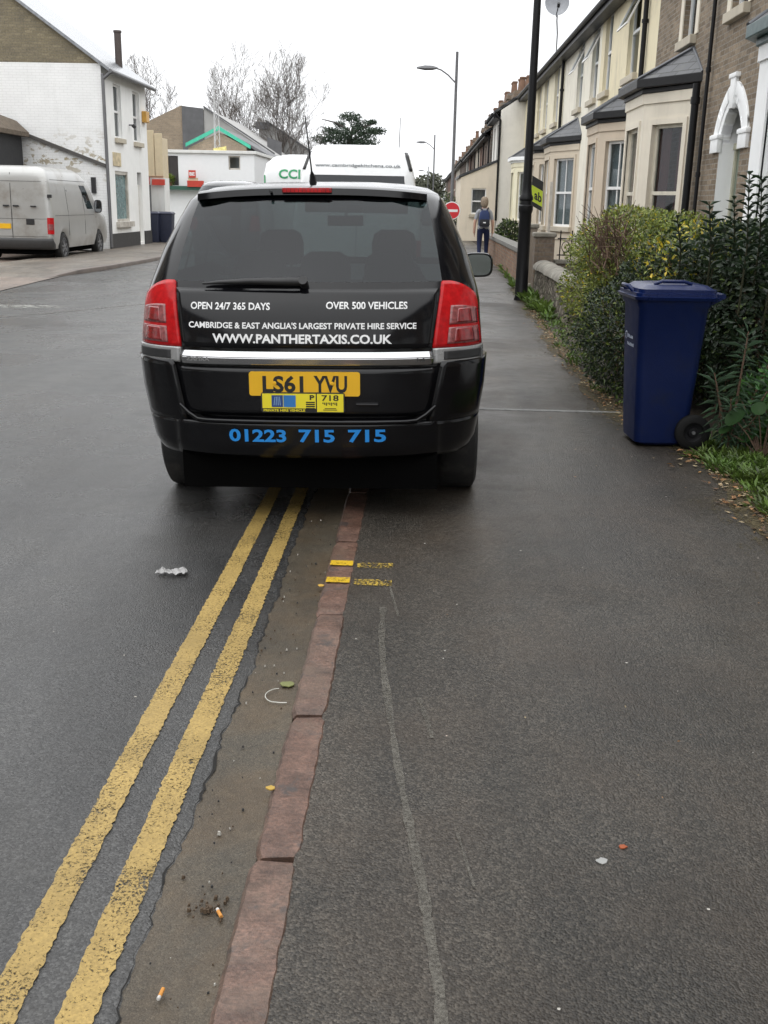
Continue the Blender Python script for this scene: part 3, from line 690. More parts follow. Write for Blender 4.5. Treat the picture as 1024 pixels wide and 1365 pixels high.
m_.build('emblem', plain('emblem_pale', (.25, .4, .6), .4), hp)
flat(hp, 'P', .022, .044, .630, .654, yq-.004, M_ink, .04); flat(hp, '718', .078, .158, .626, .654, yq-.004, M_ink, .02)
m_ = MB()
for k in range(5): m_.box(.004, .046, yq-.0040, yq-.003, .577+.0098*k, .583+.0098*k)
m_.build('small_print', M_ink, hp); m_ = MB()
for k in range(9): m_.box(.082+.008*k, .0865+.008*k, yq-.0040, yq-.003, .612-.004*(k % 3), .619)
m_.box(.085, .15, yq-.004, yq-.003, .582, .585); m_.box(.092, .145, yq-.004, yq-.003, .589, .592)
m_.build('small_print', M_ink, hp)
m_ = MB(); text_fit(m_, 'PRIVATE HIRE VEHICLE', -.196, .0, .5745, .5865, lambda u, v: (u, yq-.0035, v), .03); m_.build('lettering', M_lime, hp, recalc=False)
hl = MB(); hl.box(.235, .345, -.852, -.80, .598, .612); hl.build('tailgate_handle', M_black, TX, bevel=.005)
# wiper, aerial, plate lamp recess
wp = MB()
wp.tube([TB.off(-.008, 1.150, .030), TB.off(-.06, 1.150, .034), TB.off(-.25, 1.152, .028), TB.off(-.40, 1.148, .022), TB.off(-.485, 1.142, .020)], [.019, .021, .015, .010, .005], 8); wp.tube([TB.off(-.010, 1.150, .0), TB.off(-.010, 1.150, .052)], .021, 12)
wp.build('rear_wiper', M_trim, TX, smooth=50)
ae = MB(); ae.tube([(-.035, .02, 1.605), (-.035, .0, 1.645), (-.037, -.03, 1.67)], [.022, .014, .006], 8); ae.tube([(-.037, -.03, 1.67), (-.030, -.36, 1.915)], [.0045, .0025], 6); ae.build('roof_aerial', M_trim, TX, smooth=50)
# interior
for x in (-.36, .36): seat(TX, x, 1.25, .55, 1.12)
for x in (-.36, 0, .36): seat(TX, x, .35, .55, 1.02, .21)
ms = MB(); ms.loft([[(a, 1.86+b, 1.40+d*1) for a, b in rounded_rect(.125, .02, .015)] for d in (-.035, -.03, .03, .035)]); ms.tube([(0, 1.88, 1.42), (0, 1.95, 1.50)], .012, 6); ms.build('cabin_mirror', M_trim, TX, smooth=40)
ds = MB(); ds.prism([(2.0, .5), (2.75, .5), (2.75, 1.06), (2.35, 1.08), (2.1, .98)], lambda u, v, d: (d, u, v), -.78, .78); ds.box(-.78, .78, -.55, 2.2, .40, .44); ds.build('dashboard', M_trim, TX)
st = MB(); st.tube([(.36+.18*math.cos(2*math.pi*k/20), 1.98+.06*math.sin(2*math.pi*k/20), .98+.17*math.sin(2*math.pi*k/20)) for k in range(21)], .014, 8, cap=False); st.build('steering_wheel', M_trim, TX, smooth=60)
# blue web address along the kerb-side door
sdx = MB(); text_fit(sdx, '01223 715 715', .45, 2.25, .60, .80, lambda u, v: (TB.at(v)[0]+.004, u, v), .02); sdx.build('lettering', M_blue, TX, recalc=False)
for y in (.95, 1.85):
    for sx in (-1, 1): hd = MB(); hd.tube([(sx*.84, y-.08, .985), (sx*.872, y-.05, .99), (sx*.872, y+.08, .99), (sx*.84, y+.11, .985)], .013, 6); hd.build('door_handle', M_black, TX, smooth=50)

# ---- silver panel van on the forecourt, seen from behind
M_silv = plain('silver_van_paint', (.44, .44, .425), .32, .45, var=.04, scale=1.2, coat=.3, dirt=(.30, .28, .25), dscale=1.3)
SV = thing('panel_van', (-10.08, 27.0, -.03), 'silver panel van with blank rear doors parked beside the white house', 'van', rot=(0, 0, R(1)))
SK = [(.30, .92, -.90, 4.1, .16, .5, .5), (.45, .96, -1.0, 4.15, .16, .5, .5), (.60, .985, -1.0, 4.15, .14, .55, .5), (1.0, .99, -.98, 4.05, .14, .7, .5), (1.15, .985, -.97, 3.7, .14, .7, .5), (1.25, .975, -.97, 3.35, .14, .6, .5), (1.70, .93, -.95, 2.85, .14, .5, .5), (2.0, .89, -.93, 2.5, .16, .5, .5), (2.15, .83, -.89, 2.2, .2, .5, .5), (2.23, .72, -.80, 1.9, .25, .5, .45), (2.27, .5, -.6, 1.6, .3, .4, .3)]
SZ = [.30, .36, .45, .52, .60, .75, .9, 1.0, 1.15, 1.25, 1.4, 1.55, 1.7, 1.85, 2.0, 2.08, 2.15, 2.2, 2.23, 2.27]
SB = Body(SK, SZ, (0, 3.2), .40, power=5)
SB.build(SV, M_silv, M_dark, side_wins=((35, 42, 1.25, 1.85),), screen=(1.25, 2.0))
add_wheels(SV, .96, (0, 3.2), .34, .2, M_steel, 7)
seam = MB()
for x in (0.0,): seam.tube([SB.off(.001, z, .002) for z in (.55, .9, 1.3, 1.7, 2.1)], .008, 4)
for z, sc_ in ((1.02, 1), (1.9, 1), (.6, 1)): seam.tube([SB.off(x, z, .002) for x in np.linspace(-.88, .88, 12)], .005, 4)
for y in (.35, 1.75): seam.tube([(SB.at(z)[0]+.001, y, z) for z in (.6, .9, 1.2, 1.7, 2.05)], .005, 4)
seam.tube([(SB.at(1.95)[0]+.002, y, 1.95) for y in (-.7, 2.2)], .006, 4); seam.tube([(SB.at(1.1)[0]+.002, y, 1.1) for y in (-.7, 2.6)], .006, 4)
seam.build('door_seam', M_trim, SV)
rb = weld(patch(SB, .30, .56, -.96, -.96, 0, 0, .04, 4, 20, .06, xout=(.96, .96)).build('bumper', plain('van_bumper', (.05, .05, .05), .6), SV, smooth=40), .001)
for sd_ in (1, -1):
    lo = patch(SB, .66, 1.05, .86, .86, 1.5, 1.5, .015, 6, 6, .02, side=sd_).build('tail_lamp', M_red, SV, smooth=40)
    patch(SB, .76, .90, .88, .88, 1.4, 1.4, .019, 3, 4, .01, side=sd_).build('clear_lens', M_clear, lo, smooth=40)
    door_mirror(SV, sd_*.95, 2.75, 1.32, sd_, .1, .17, M_trim)
for nm_, bb in (('door_handle', (.05, .19, -1.02, -.97, 1.30, 1.34)), ('door_handle', (-.19, -.05, -1.02, -.97, 1.30, 1.34)), ('hinge', (.48, .62, -1.02, -.965, 1.30, 1.33)), ('door_pull', (.35, .55, -1.0, -.965, .88, 1.02)), ('high_lamp', (-.45, -.3, -1.0, -.96, 1.86, 1.9)), ('hinge', (.90, 1.0, -.98, -.9, 1.52, 1.6))): hd = MB(); hd.box(*bb); hd.build(nm_, M_trim, SV, bevel=.008)
m_ = MB(); m_.box(-.55, -.03, -1.005, -.985, .78, .90); po = m_.build('number_plate', M_plate, SV)

# ---- white vans and dark car ahead of the taxi
def white_van(name, loc, label, keys, zs, rear_win, rotz=0, wb=3.0, sidew=((33, 40, 1.25, 1.85),)):
    v = thing(name, loc, label, 'van', rot=(0, 0, rotz)); B = Body(keys, zs, (0, wb), .38, power=4.2)
    B.build(v, M_white, M_dark, rear_win=rear_win, side_wins=sidew, screen=(1.25, 1.85)); add_wheels(v, .93, (0, wb), .33, .2, M_steel, 6)
    weld(patch(B, .34, .58, -.9, -.9, 0, 0, .04, 4, 20, .06, xout=(.9, .9)).build('bumper', M_trim, v, smooth=40), .001)
    for sd_ in (1, -1):
        patch(B, .75, 1.02, .86, .86, 1.45, 1.45, .015, 6, 6, .02, side=sd_).build('tail_lamp', M_red, v, smooth=40)
        door_mirror(v, sd_*.94, wb-.4, 1.32, sd_, .1, .15, M_trim)
    return v, B
WK = [(.30, .88, -.86, 3.9, .2, .5, .6), (.5, .95, -.95, 4.0, .2, .5, .7), (1.0, .96, -.95, 3.9, .2, .6, .74), (1.25, .95, -.94, 3.4, .2, .6, .76), (1.6, .915, -.92, 3.0, .22, .5, .76), (1.85, .845, -.89, 2.6, .24, .5, .70), (1.93, .835, -.88, 2.4, .25, .5, .695), (2.05, .81, -.845, 2.2, .3, .5, .66), (2.24, .755, -.76, 1.9, .4, .5, .58), (2.345, .68, -.62, 1.7, .5, .5, .5), (2.385, .5, -.2, 1.5, .4, .4, .3)]
WZ = [.30, .4, .5, .75, 1.0, 1.25, 1.4, 1.6, 1.75, 1.85, 1.93, 1.99, 2.05, 2.12, 2.18, 2.24, 2.28, 2.32, 2.345, 2.37, 2.385]
WV, WB = white_van('white_van', (-.985, 16.8, -.03), 'white high-roofed van with a web address across its rear, parked ahead of the taxi', WK, WZ, (1.4, 1.93))
m_ = MB(); text_fit(m_, 'www.cambridgekitchens.co.uk', -.62, .64, 2.03, 2.09, lambda u, v: WB.off(u, v, .006), .015); m_.build('lettering', plain('grey_vinyl', (.10, .11, .12), .4), WV, recalc=False)
for sd_ in (1, -1):
    weld(patch(WB, 2.00, 2.26, .765, .685, 0, 0, .012, 6, 3, .02, side=sd_, xout=(.805, .725)).build('corner_trim', M_trim, WV, smooth=40))
m_ = MB(); m_.tube([(.60, -.5, 2.24), (.60, -.52, 2.30)], [.028, .01], 8); m_.tube([(.60, -.52, 2.30), (.615, -.62, 2.75)], [.006, .004], 6); m_.build('roof_aerial', M_trim, WV)
m_ = MB(); m_.tube([WB.off(0.001, z, .003) for z in (.6, 1.2)]+[WB.off(0.001, z, .003) for z in (1.24,)], .006, 4); m_.build('door_seam', M_trim, WV)
CK = [(.30, .92, -.9, 4.0, .12, .5, .6), (.5, .97, -1.0, 4.1, .12, .5, .7), (1.25, .98, -1.0, 3.5, .12, .6, .7), (2.1, .95, -.98, 2.6, .14, .5, .7), (2.35, .9, -.92, 2.2, .2, .5, .6), (2.5, .75, -.75, 1.8, .3, .5, .5), (2.56, .5, -.5, 1.5, .3, .4, .3)]
CZ = [.30, .4, .5, .8, 1.0, 1.25, 1.45, 1.65, 1.85, 2.1, 2.25, 2.35, 2.43, 2.5, 2.56]
CV, CB = white_van('delivery_van', (-2.62, 25.0, -.03), 'white delivery van with green letters on its rear, half hidden behind the web-address van', CK, CZ, None)
m_ = MB(); text_fit(m_, 'CCI', -.60, -.12, 2.03, 2.23, lambda u, v: CB.off(u, v, .01), .03); m_.build('lettering', plain('green_vinyl', (.03, .30, .12), .4), CV, recalc=False)
patch(CB, 1.3, 2.1, -.93, -.93, 0, 0, .008, 6, 3, .01, xout=(-.86, -.905)).build('green_flash', plain('green_flash', (.03, .28, .1), .4), CV)
DC = thing('dark_car', (-4.05, 22.5, -.03), 'dark grey people carrier with only its roof showing over the taxi', 'car')
DK = [(k[0]*1.2, k[1]*.86, k[2], k[3], k[4], k[5], k[6]) for k in TK]; DZ = [z*1.2 for z in TZ]
M_dgrey = plain('dark_grey_paint', (.03, .032, .035), .2, coat=.8)
DB = Body(DK, DZ, (0, 2.7), .37)
DB.build(DC, M_dgrey, M_dark, rear_win=(1.16*1.2, 1.525*1.2), side_wins=((3, 12, 1.16*1.2, 1.44*1.2), (13, 23, 1.16*1.2, 1.44*1.2), (24, 40, 1.16*1.2, 1.44*1.2)), screen=(1.12*1.2, 1.525*1.2)); add_wheels(DC, .72, (0, 2.7), .33, .2)
for sd_ in (1, -1): patch(DB, .95, 1.25, .52, .56, 1.3, 1.2, .02, 8, 8, .03, side=sd_).build('tail_lamp', M_red, DC, smooth=40)
# ------------------------------------------------------------------ terrace on the right
M_brickG = brick_mat('gault_brick', 'YZX', (.165, .125, .085), (.30, .235, .165), (.27, .245, .21))
M_brickGx = brick_mat('gault_brick_side', 'XZY', (.165, .125, .085), (.30, .235, .165), (.27, .245, .21))
M_cream = render_mat('cream_render', (.76, .68, .48)); M_pale = render_mat('pale_yellow_render', (.80, .74, .56)); M_ivory = render_mat('ivory_render', (.80, .76, .65))
M_bay1 = render_mat('bay_cream_paint', (.73, .67, .56), amt=.25); M_bay2 = render_mat('bay_beige_paint', (.58, .49, .385), amt=.3); M_bay3 = render_mat('bay_stone_paint', (.60, .52, .41), amt=.3); M_bay5 = render_mat('bay_yellow_paint', (.82, .77, .58), amt=.2)
M_whiteb = render_mat('white_bay_paint', (.88, .89, .89), amt=.12)
M_slate = N('wet_slate'); _n = M_slate; _p = _n.pos(); _b = _n.new('ShaderNodeTexBrick'); _n.put(_b.inputs['Vector'], _n.swz(_p, 'YZX')); _b.inputs['Scale'].default_value = 1; _b.inputs['Brick Width'].default_value = .3; _b.inputs['Row Height'].default_value = .13; _b.inputs['Mortar Size'].default_value = .008
_n.put(_b.inputs['Color1'], (.035, .037, .042)); _n.put(_b.inputs['Color2'], (.075, .078, .085)); _n.put(_b.inputs['Mortar'], (.01, .01, .01))
M_slate = _n.bsdf(_n.mix(_n.ramp(_n.noise(_p, 4, 6), [(.55, 0.), (.75, .5)]), _b.outputs['Color'], (.12, .12, .09)), .38, 0, _n.bump(_n.math('MULTIPLY', _b.outputs['Fac'], -1), .6, .02), .5)
M_gut_b = plain('black_gutter', (.008, .008, .009), .45, spec=.25); M_gut_t = plain('teal_gutter', (.02, .06, .06), .4)
M_upvc = plain('white_frame', (.78, .78, .77), .35, var=.03); M_wood = plain('cream_frame', (.62, .58, .48), .5, var=.08, dirt=(.3, .27, .22))
M_pane = glass_mat('house_pane', (.55, .6, .6), 1.0); M_sill = render_mat('stone_sill', (.50, .45, .36), amt=.5)
nc = N('net_curtain'); _w = nc.new('ShaderNodeTexWave'); nc.put(_w.inputs['Vector'], nc.swz(nc.pos(), 'YXZ')); _w.inputs['Scale'].default_value = 6; _w.inputs['Distortion'].default_value = 2.5
M_net = nc.bsdf(nc.mix(nc.ramp(nc.voro(nc.pos(), 22).outputs['Distance'], [(.2, 0.), (.5, 1.)]), nc.ramp(_w.outputs['Fac'], [(0, (.22, .25, .27)), (1, (.44, .48, .50))]), (.26, .29, .31)), .9)
M_curt = plain('dark_curtain', (.10, .03, .03), .9); M_grey_curt = plain('grey_curtain', (.3, .28, .28), .9)
M_chim = brick_mat('chimney_brick', 'YZX', (.18, .13, .09), (.25, .18, .12), (.2, .18, .16)); M_pot = plain('clay_pot', (.17, .095, .06), .8, bump=.2, var=.25)
M_room = plain('dark_room', (.05, .045, .04), .9)

def window(par, fn, a, b, c, d, depth=.12, fr=M_upvc, rail=.5, curtain=None, vbar=True, open_top=False, sill=M_sill, surround=0):
    """sash window in the opening (a..b, c..d) of a wall plane fn: frame > pane, sill, curtain"""
    m_ = MB(); t = .055; D0, D1 = -depth, -depth+.05
    pbox(m_, fn, a, a+t, c, d, D0, D1); pbox(m_, fn, b-t, b, c, d, D0, D1); pbox(m_, fn, a+t, b-t, c, c+t*1.2, D0, D1); pbox(m_, fn, a+t, b-t, d-t, d, D0, D1)
    zr = c+(d-c)*rail
    if rail: pbox(m_, fn, a+t, b-t, zr-.03, zr+.03, D0+.004, D1+.012)
    if vbar: pbox(m_, fn, (a+b)/2-.014, (a+b)/2+.014, c+t*1.2, zr-.03 if rail else d-t, D0+.008, D1-.008)
    if vbar and rail and not open_top: pbox(m_, fn, (a+b)/2-.014, (a+b)/2+.014, zr+.03, d-t, D0+.008, D1-.008)
    f = m_.build('window', fr, par, bevel=0)
    g = MB(); g.quad(fn(a+t, c+t, D0+.02), fn(b-t, c+t, D0+.02), fn(b-t, (zr if open_top else d-t), D0+.02), fn(a+t, (zr if open_top else d-t), D0+.02)); g.build('pane', M_pane, f, recalc=False)
    if open_top:                                      # a top light hinged out
        o = MB(); h = d-t-zr-.03
        def tilt(u, v, q): return fn(u, zr+.03+v*math.cos(.5)+0*q, D1+(h-v)*math.sin(.5)*.9+q)
        for (u0_, u1_, v0, v1) in ((a+t, a+2*t, 0, h), (b-2*t, b-t, 0, h), (a+2*t, b-2*t, 0, t), (a+2*t, b-2*t, h-t, h)):
            o.hexa([tilt(u0_, v0, -.02), tilt(u1_, v0, -.02), tilt(u1_, v1, -.02), tilt(u0_, v1, -.02), tilt(u0_, v0, .02), tilt(u1_, v0, .02), tilt(u1_, v1, .02), tilt(u0_, v1, .02)])
        oo = o.build('casement', fr, par); g = MB(); g.quad(tilt(a+t, 0, 0), tilt(b-t, 0, 0), tilt(b-t, h, 0), tilt(a+t, h, 0)); g.build('pane', M_pane, oo, recalc=False)
    if curtain:
        k = MB(); n = 22; L = [fn(a+.03+(b-a-.06)*i/n, 0, D0-.05-.018*math.sin(i*1.9)) for i in range(n+1)]
        cov = curtain[1]; segs = [(0, n)] if cov >= 1 else [(0, int(n*cov/2)), (n-int(n*cov/2), n)]
        for s0, s1 in segs:
            for i in range(s0, s1): k.quad((L[i][0], L[i][1], L[i][2]+c+.02), (L[i+1][0], L[i+1][1], L[i+1][2]+c+.02), (L[i+1][0], L[i+1][1], L[i+1][2]+d-.02), (L[i][0], L[i][1], L[i][2]+d-.02))
        k.build('curtain', curtain[0], f, recalc=False)
    if surround:
        s_ = MB(); k_ = surround; pbox(s_, fn, a-k_, a-.001, c, d+k_, -.05, .02); pbox(s_, fn, b+.001, b+k_, c, d+k_, -.05, .02); pbox(s_, fn, a-.001, b+.001, d+.001, d+k_, -.05, .02); s_.build('surround', M_bay1, f)
    if sill:
        s_ = MB(); pbox(s_, fn, a-.08, b+.08, c-.14, c-.002, -depth+.06, .10); s_.build('sill', sill, f, bevel=.01)
    return f

XF = 4.3
def bay(root, yc, mat, roofm=M_slate, gm=M_gut_b, m0=.20, hw=.80, cant=1.08, dep=.62, zt=3.22, fr=M_upvc, curt=(M_net, 1), vbar=True, rail=.5, ztop=3.93, surround=.09):
    """canted ground-floor bay on the house's own facade plane (local x = 0)"""
    P = [(0, yc-hw-cant), (-dep, yc-hw), (-dep, yc+hw), (0, yc+hw+cant)]; b = MB(); bw = None; faces = []
    for (x0, y0), (x1, y1) in zip(P, P[1:]):
        L = math.hypot(x1-x0, y1-y0); ud = ((x1-x0)/L, (y1-y0)/L, 0); nd = (-(ud[1]), ud[0], 0); fn = face_fn((x0, y0, 0), ud, nd)
        h = (m0+.06, L-m0-.06, .98, 2.86); holed(b, fn, 0, L, 0, zt, [h], .12); faces.append((fn, h, L))
        for u0_, u1_, v0, v1 in ((h[0]-surround, h[0], h[2]-.05, h[3]+surround), (h[1], h[1]+surround, h[2]-.05, h[3]+surround), (h[0], h[1], h[3], h[3]+surround)): pbox(b, fn, u0_, u1_, v0, v1, -.02, .025)
        pbox(b, fn, .0, L, .62, .78, -.05, .035); pbox(b, fn, .0, L, zt-.16, zt, -.05, .03)
    w = b.build('bay', mat, root)
    for i, (fn, h, L) in enumerate(faces): window(w, fn, h[0], h[1], h[2], h[3], .12, fr, rail, curt, vbar)
    def off(o): return [(0, yc-hw-cant-o*1.1), (-dep-o, yc-hw-o*.45), (-dep-o, yc+hw+o*.45), (0, yc+hw+cant+o*1.1)]
    g = MB(); A, B2 = off(.02), off(.17)
    for z0, z1, ring in ((zt, zt+.08, off(.06)), (zt+.08, zt+.22, B2)): g.prism(ring, lambda u, v, d: (u, v, d), z0, z1)
    g.build('bay_gutter', gm, root, bevel=.012)
    rf = MB(); e = off(.15); z0 = zt+.222; rl = hw+cant*.5; top = [(-.01, yc-rl, ztop), (-.01, yc+rl, ztop)]
    E3 = [(x, y, z0) for x, y in e]
    rf.add([*E3, *top], [(0, 1, 4), (1, 2, 5, 4), (2, 3, 5), (0, 4, 5, 3), (0, 3, 2, 1)]); r_ = rf.build('bay_roof', roofm, root)
    hp = MB()
    for a_, b_ in ((1, 4), (2, 5)): hp.tube([[*E3, *top][a_], [*E3, *top][b_]], .035, 6)
    hp.tube([(-.02, yc-rl, ztop), (-.02, yc+rl, ztop)], .03, 6)
    hp.tube([E3[0], top[0]], .03, 6); hp.build('lead_hip', plain('lead', (.09, .095, .105), .4, .2), r_, smooth=60)
    return w

def pipe(root, y, z0, z1, x=-.07, r_=.04, mat=M_gut_b):
    m_ = MB(); m_.tube([(x, y, z0), (x, y, z1-.25), (x-.02, y, z1-.15), (x-.26, y, z1)], r_, 8)
    z = z0+.3
    while z < z1-.3: m_.tube([(x, y, z), (x, y, z+.07)], r_*1.35, 8); z += 1.5
    return m_.build('downpipe', mat, root, smooth=50)
def chimney(root, y, x=4.0, z=8.2, h=1.5, n=4, mat=M_chim):
    m_ = MB(); m_.box(x-.32, x+.32, y-.55, y+.55, z-.8, z+h-.3); m_.box(x-.38, x+.38, y-.61, y+.61, z+h-.3, z+h-.15); m_.box(x-.34, x+.34, y-.57, y+.57, z+h-.15, z+h)
    c_ = m_.build('chimney', mat, root)
    for i in range(n):
        q = MB(); yy = y-.4+.8*i/max(1, n-1); q.lathe([(.14, z+h), (.12, z+h+.3), (.11, z+h+.45), (.14, z+h+.48), (.14, z+h+.55), (.09, z+h+.55)], 10, lambda a, b, hh, yy=yy: (x+a, yy+b, hh)); q.build('chimney_pot', M_pot, c_, smooth=40)
def house_shell(root, L, wall, holes, ze=6.15, roofm=M_slate, zr=8.3, depth=7.5, side=None, name='wall', eave=.30):
    b = MB(); fn = face_fn((0, 0, 0), (0, 1, 0), (-1, 0, 0)); holed(b, fn, 0, L, 0, ze, holes, .14); w = b.build(name, wall, root, recalc=True)
    s_ = MB(); s_.add([(0.002, 0, 0), (depth, 0, 0), (depth, 0, ze), (depth/2, 0, zr), (0.002, 0, ze)], [(0, 1, 2, 3, 4)]); s_.add([(0.002, L, 0), (depth, L, 0), (depth, L, ze), (depth/2, L, zr), (0.002, L, ze)], [(0, 1, 2, 3, 4)])
    s_.quad((depth, 0, 0), (depth, L, 0), (depth, L, ze), (depth, 0, ze)); s_.quad((.4, 0, 3.05), (depth, 0, 3.05), (depth, L, 3.05), (.4, L, 3.05)); s_.quad((2.6, 0, 0), (2.6, L, 0), (2.6, L, ze), (2.6, 0, ze))
    s_.build('side_wall', side or wall, root)
    r_ = MB(); t = .12; sl = (zr-ze)/(depth/2)
    for sg in (0, 1):
        f = (lambda x: x) if sg == 0 else (lambda x: depth-x); e = -eave
        r_.hexa([(f(e), 0, ze+e*sl+.05), (f(e), L, ze+e*sl+.05), (f(depth/2), L, zr+.05), (f(depth/2), 0, zr+.05), (f(e), 0, ze+e*sl+.05+t), (f(e), L, ze+e*sl+.05+t), (f(depth/2), L, zr+.05+t), (f(depth/2), 0, zr+.05+t)])
    r_.build('roof', roofm, root)
    g = MB(); z = ze-eave*sl; g.box(-eave-.02, -eave+.03, 0.003, L-.003, z-.14, z+.045); g.box(-eave+.03, -.005, .003, L-.003, z-.12, z-.08)
    g.tube([(-eave-.08, 0.003, z+.02), (-eave-.08, L-.003, z+.02)], .062, 8); g.build('gutter', M_gut_b, root, smooth=40)
    return w, fn
def H(name, y0, label, cat='house', group='terraced houses on the right'):
    return thing(name, (XF, y0, 0), label, cat, group)

# H1 brick house with the white arched doorway (local y = world y - 14.2)
h1 = H('brick_house', 14.2, 'brown brick terraced house with a cream bay window and a white arched doorway'); y0 = 14.2
W1 = [(18.35-y0, 19.25-y0, 4.22, 6.0), (15.45-y0, 16.3-y0, 4.2, 6.0)]; door = (15.12-y0, 16.18-y0, 0.25, 2.45)
w, fn = house_shell(h1, 7.1, M_brickG, [*W1, (door[0], door[1], 0.25, 2.97, 0)], side=M_brickGx)
for k in W1: window(h1, fn, *k, .14, M_upvc, .5, (M_net, .5), False, surround=.2)
# painted arched surround with keystone and side blocks
ar = MB(); yc, zc = (door[0]+door[1])/2, 2.42; n = 26
def arc(a): return .40*math.cos(a), .62*math.sin(a)**1 if True else 0
out = []
def rad_pt(a, k): return (yc-math.cos(a)*(.53+k), zc+math.sin(a)*(.44+k*.85)+ (.10*math.sin(a)**6))
for i in range(n):
    a0, a1 = math.pi*i/n, math.pi*(i+1)/n
    for (k0, k1, d0, d1) in ((-.0, .12, -.14, .012), (.12, .33, -.02, .028)):
        p = [rad_pt(a0, k0), rad_pt(a1, k0), rad_pt(a1, k1), rad_pt(a0, k1)]
        ar.hexa([fn(*p[0], d0), fn(*p[1], d0), fn(*p[2], d0), fn(*p[3], d0), fn(*p[0], d1), fn(*p[1], d1), fn(*p[2], d1), fn(*p[3], d1)])
ar.prism([(yc-.09, zc+.46), (yc+.09, zc+.46), (yc+.12, zc+.90), (yc-.12, zc+.90)], fn, -.02, .055); pbox(ar, fn, yc-.17, yc+.17, zc+.86, zc+.92, -.02, .07)
for s_ in (-1, 1): pbox(ar, fn, yc+s_*.70-.19, yc+s_*.70+.19, zc-.10, zc+.16, -.02, .05); pbox(ar, fn, yc+s_*.70-.21, yc+s_*.70+.21, zc+.09, zc+.15, -.02, .065)
ar.build('door_surround', M_whiteb, h1, bevel=.006, smooth=40)
# wall corners above the arch
ar = MB()
dm = MB()
for a_, b_ in ((door[0], door[0]+.07), (door[1]-.07, door[1])): pbox(dm, fn, a_, b_, .25, 2.4, -.30, -.22)
pbox(dm, fn, door[0], door[1], 2.36, 2.45, -.30, -.2); df = dm.build('door', [plain('door_frame_cream', (.46, .45, .34), .5)], h1)
d2 = MB(); pbox(d2, fn, door[0]+.07, door[1]-.07, .25, 2.36, -.29, -.25)
for v0, v1 in ((.4, 1.0), (1.15, 1.5)): pbox(d2, fn, door[0]+.14, door[1]-.14, v0, v1, -.25, -.235)
d2.build('door_leaf', plain('door_green_grey', (.16, .19, .15), .4), df)
gq = MB(); gq.quad(fn(door[0]+.02, 2.45, -.27), fn(door[1]-.02, 2.45, -.27), fn(door[1]-.02, 2.95, -.27), fn(door[0]+.02, 2.95, -.27)); gq.build('fanlight', M_pane, df, recalc=False)
sb_ = MB(); holed(sb_, fn, door[0]-.001, door[1]+.001, .249, 2.971, [(door[0], door[1], .25, 2.97)], .32); sb_.build('door_reveal', M_whiteb, h1)
bay(h1, 19.65-y0, M_bay1, fr=M_wood, curt=(M_curt, .75), vbar=False, rail=.42, zt=3.36, ztop=4.02)
m_ = MB(); m_.tube([(-.10, 17.5-y0, .1), (-.10, 17.5-y0, 3.40)], .06, 8); m_.tube([(-.10, 17.5-y0, 3.1), (-.10, 17.5-y0, 3.2)], .075, 8); m_.build('downpipe', M_gut_b, h1, smooth=50); pipe(h1, 17.0-y0, .2, 6.1, r_=.03)
chimney(h1, 5.6)
# H0 white-painted bay of the nearest house
h0 = H('white_bay_house', 8.2, 'brick terraced house with a white painted bay under a teal gutter, at the right edge'); y0 = 8.2
W0 = [(10.4-y0, 11.4-y0, 4.2, 6.0), (12.9-y0, 13.7-y0, 4.2, 6.0)]
w, fn = house_shell(h0, 5.997, M_brickG, W0, side=M_brickGx)
for k in W0: window(h0, fn, *k, .14, M_upvc, .5, (M_net, .5), False, surround=.18)
bay(h0, 11.75-y0, M_whiteb, gm=M_gut_t, zt=3.25, curt=(M_net, 1), ztop=4.0, hw=.8, m0=.42)
pl = MB(); f2 = face_fn((0, 0, 0), (0, 1, 0), (-1, 0, 0)); pbox(pl, f2, 13.45-y0, 14.15-y0, 2.35, 3.0, 0, .07); pbox(pl, f2, 13.4-y0, 14.19-y0, 2.5, 2.6, 0, .10); pl.build('string_band', M_whiteb, h0, bevel=.01)
# H2..H5 rendered houses
def rendered(name, y0, y1, label, wall, byc, bmat, wins, curt=(M_net, 1), opens=(), bfr=M_upvc, pipes=(), vbar=True, **kw):
    h = H(name, y0, label); WW = [(a-y0, b-y0, c, d) for a, b, c, d in wins]
    w, fn = house_shell(h, y1-y0-.003, wall, WW)
    for i, k in enumerate(WW): window(h, fn, *k, .14, M_upvc, .5, (M_net, .6) if i % 2 else None, False, open_top=(i in opens))
    bay(h, byc-y0, bmat, curt=curt, fr=bfr, vbar=vbar, **kw)
    for p_ in pipes: pipe(h, p_-y0, .2, 6.1, r_=.05)
    m_ = MB(); pbox(m_, fn, .003, y1-y0-.006, 0, .45, 0, .035); m_.build('plinth', M_sill, h)
    return h, fn
rendered('rendered_house', 21.3, 28.0, 'yellow-cream rendered terraced house next to the brick one, beige bay with a white door-sized window', M_cream, 24.25, M_bay2, [(23.15, 24.4, 4.2, 6.0), (26.5, 27.5, 4.2, 6.0)], pipes=(22.3,), opens=(0,))
rendered('rendered_house', 28.0, 34.9, 'ivory rendered terraced house with its top-light windows tilted open and a net-curtained bay', M_ivory, 32.9, M_bay3, [(28.4, 29.5, 4.2, 6.0), (31.0, 32.1, 4.2, 6.0)], opens=(0, 1), cant=1.5)
h4, _f = rendered('rendered_house', 34.9, 41.3, 'pale cream rendered terraced house behind the black post, with the fourth bay along', M_pale, 37.2, M_bay3, [(36.4, 37.6, 4.2, 6.0), (39.5, 40.7, 4.2, 6.0)], pipes=(35.0,))
rendered('rendered_house', 41.3, 48.0, 'primrose rendered terraced house with a pale yellow bay left of the black post', M_cream, 45.4, M_bay5, [(41.8, 43.0, 4.2, 6.0), (45, 46.1, 4.2, 6.0)], curt=(M_grey_curt, .8), gm=M_whiteb)
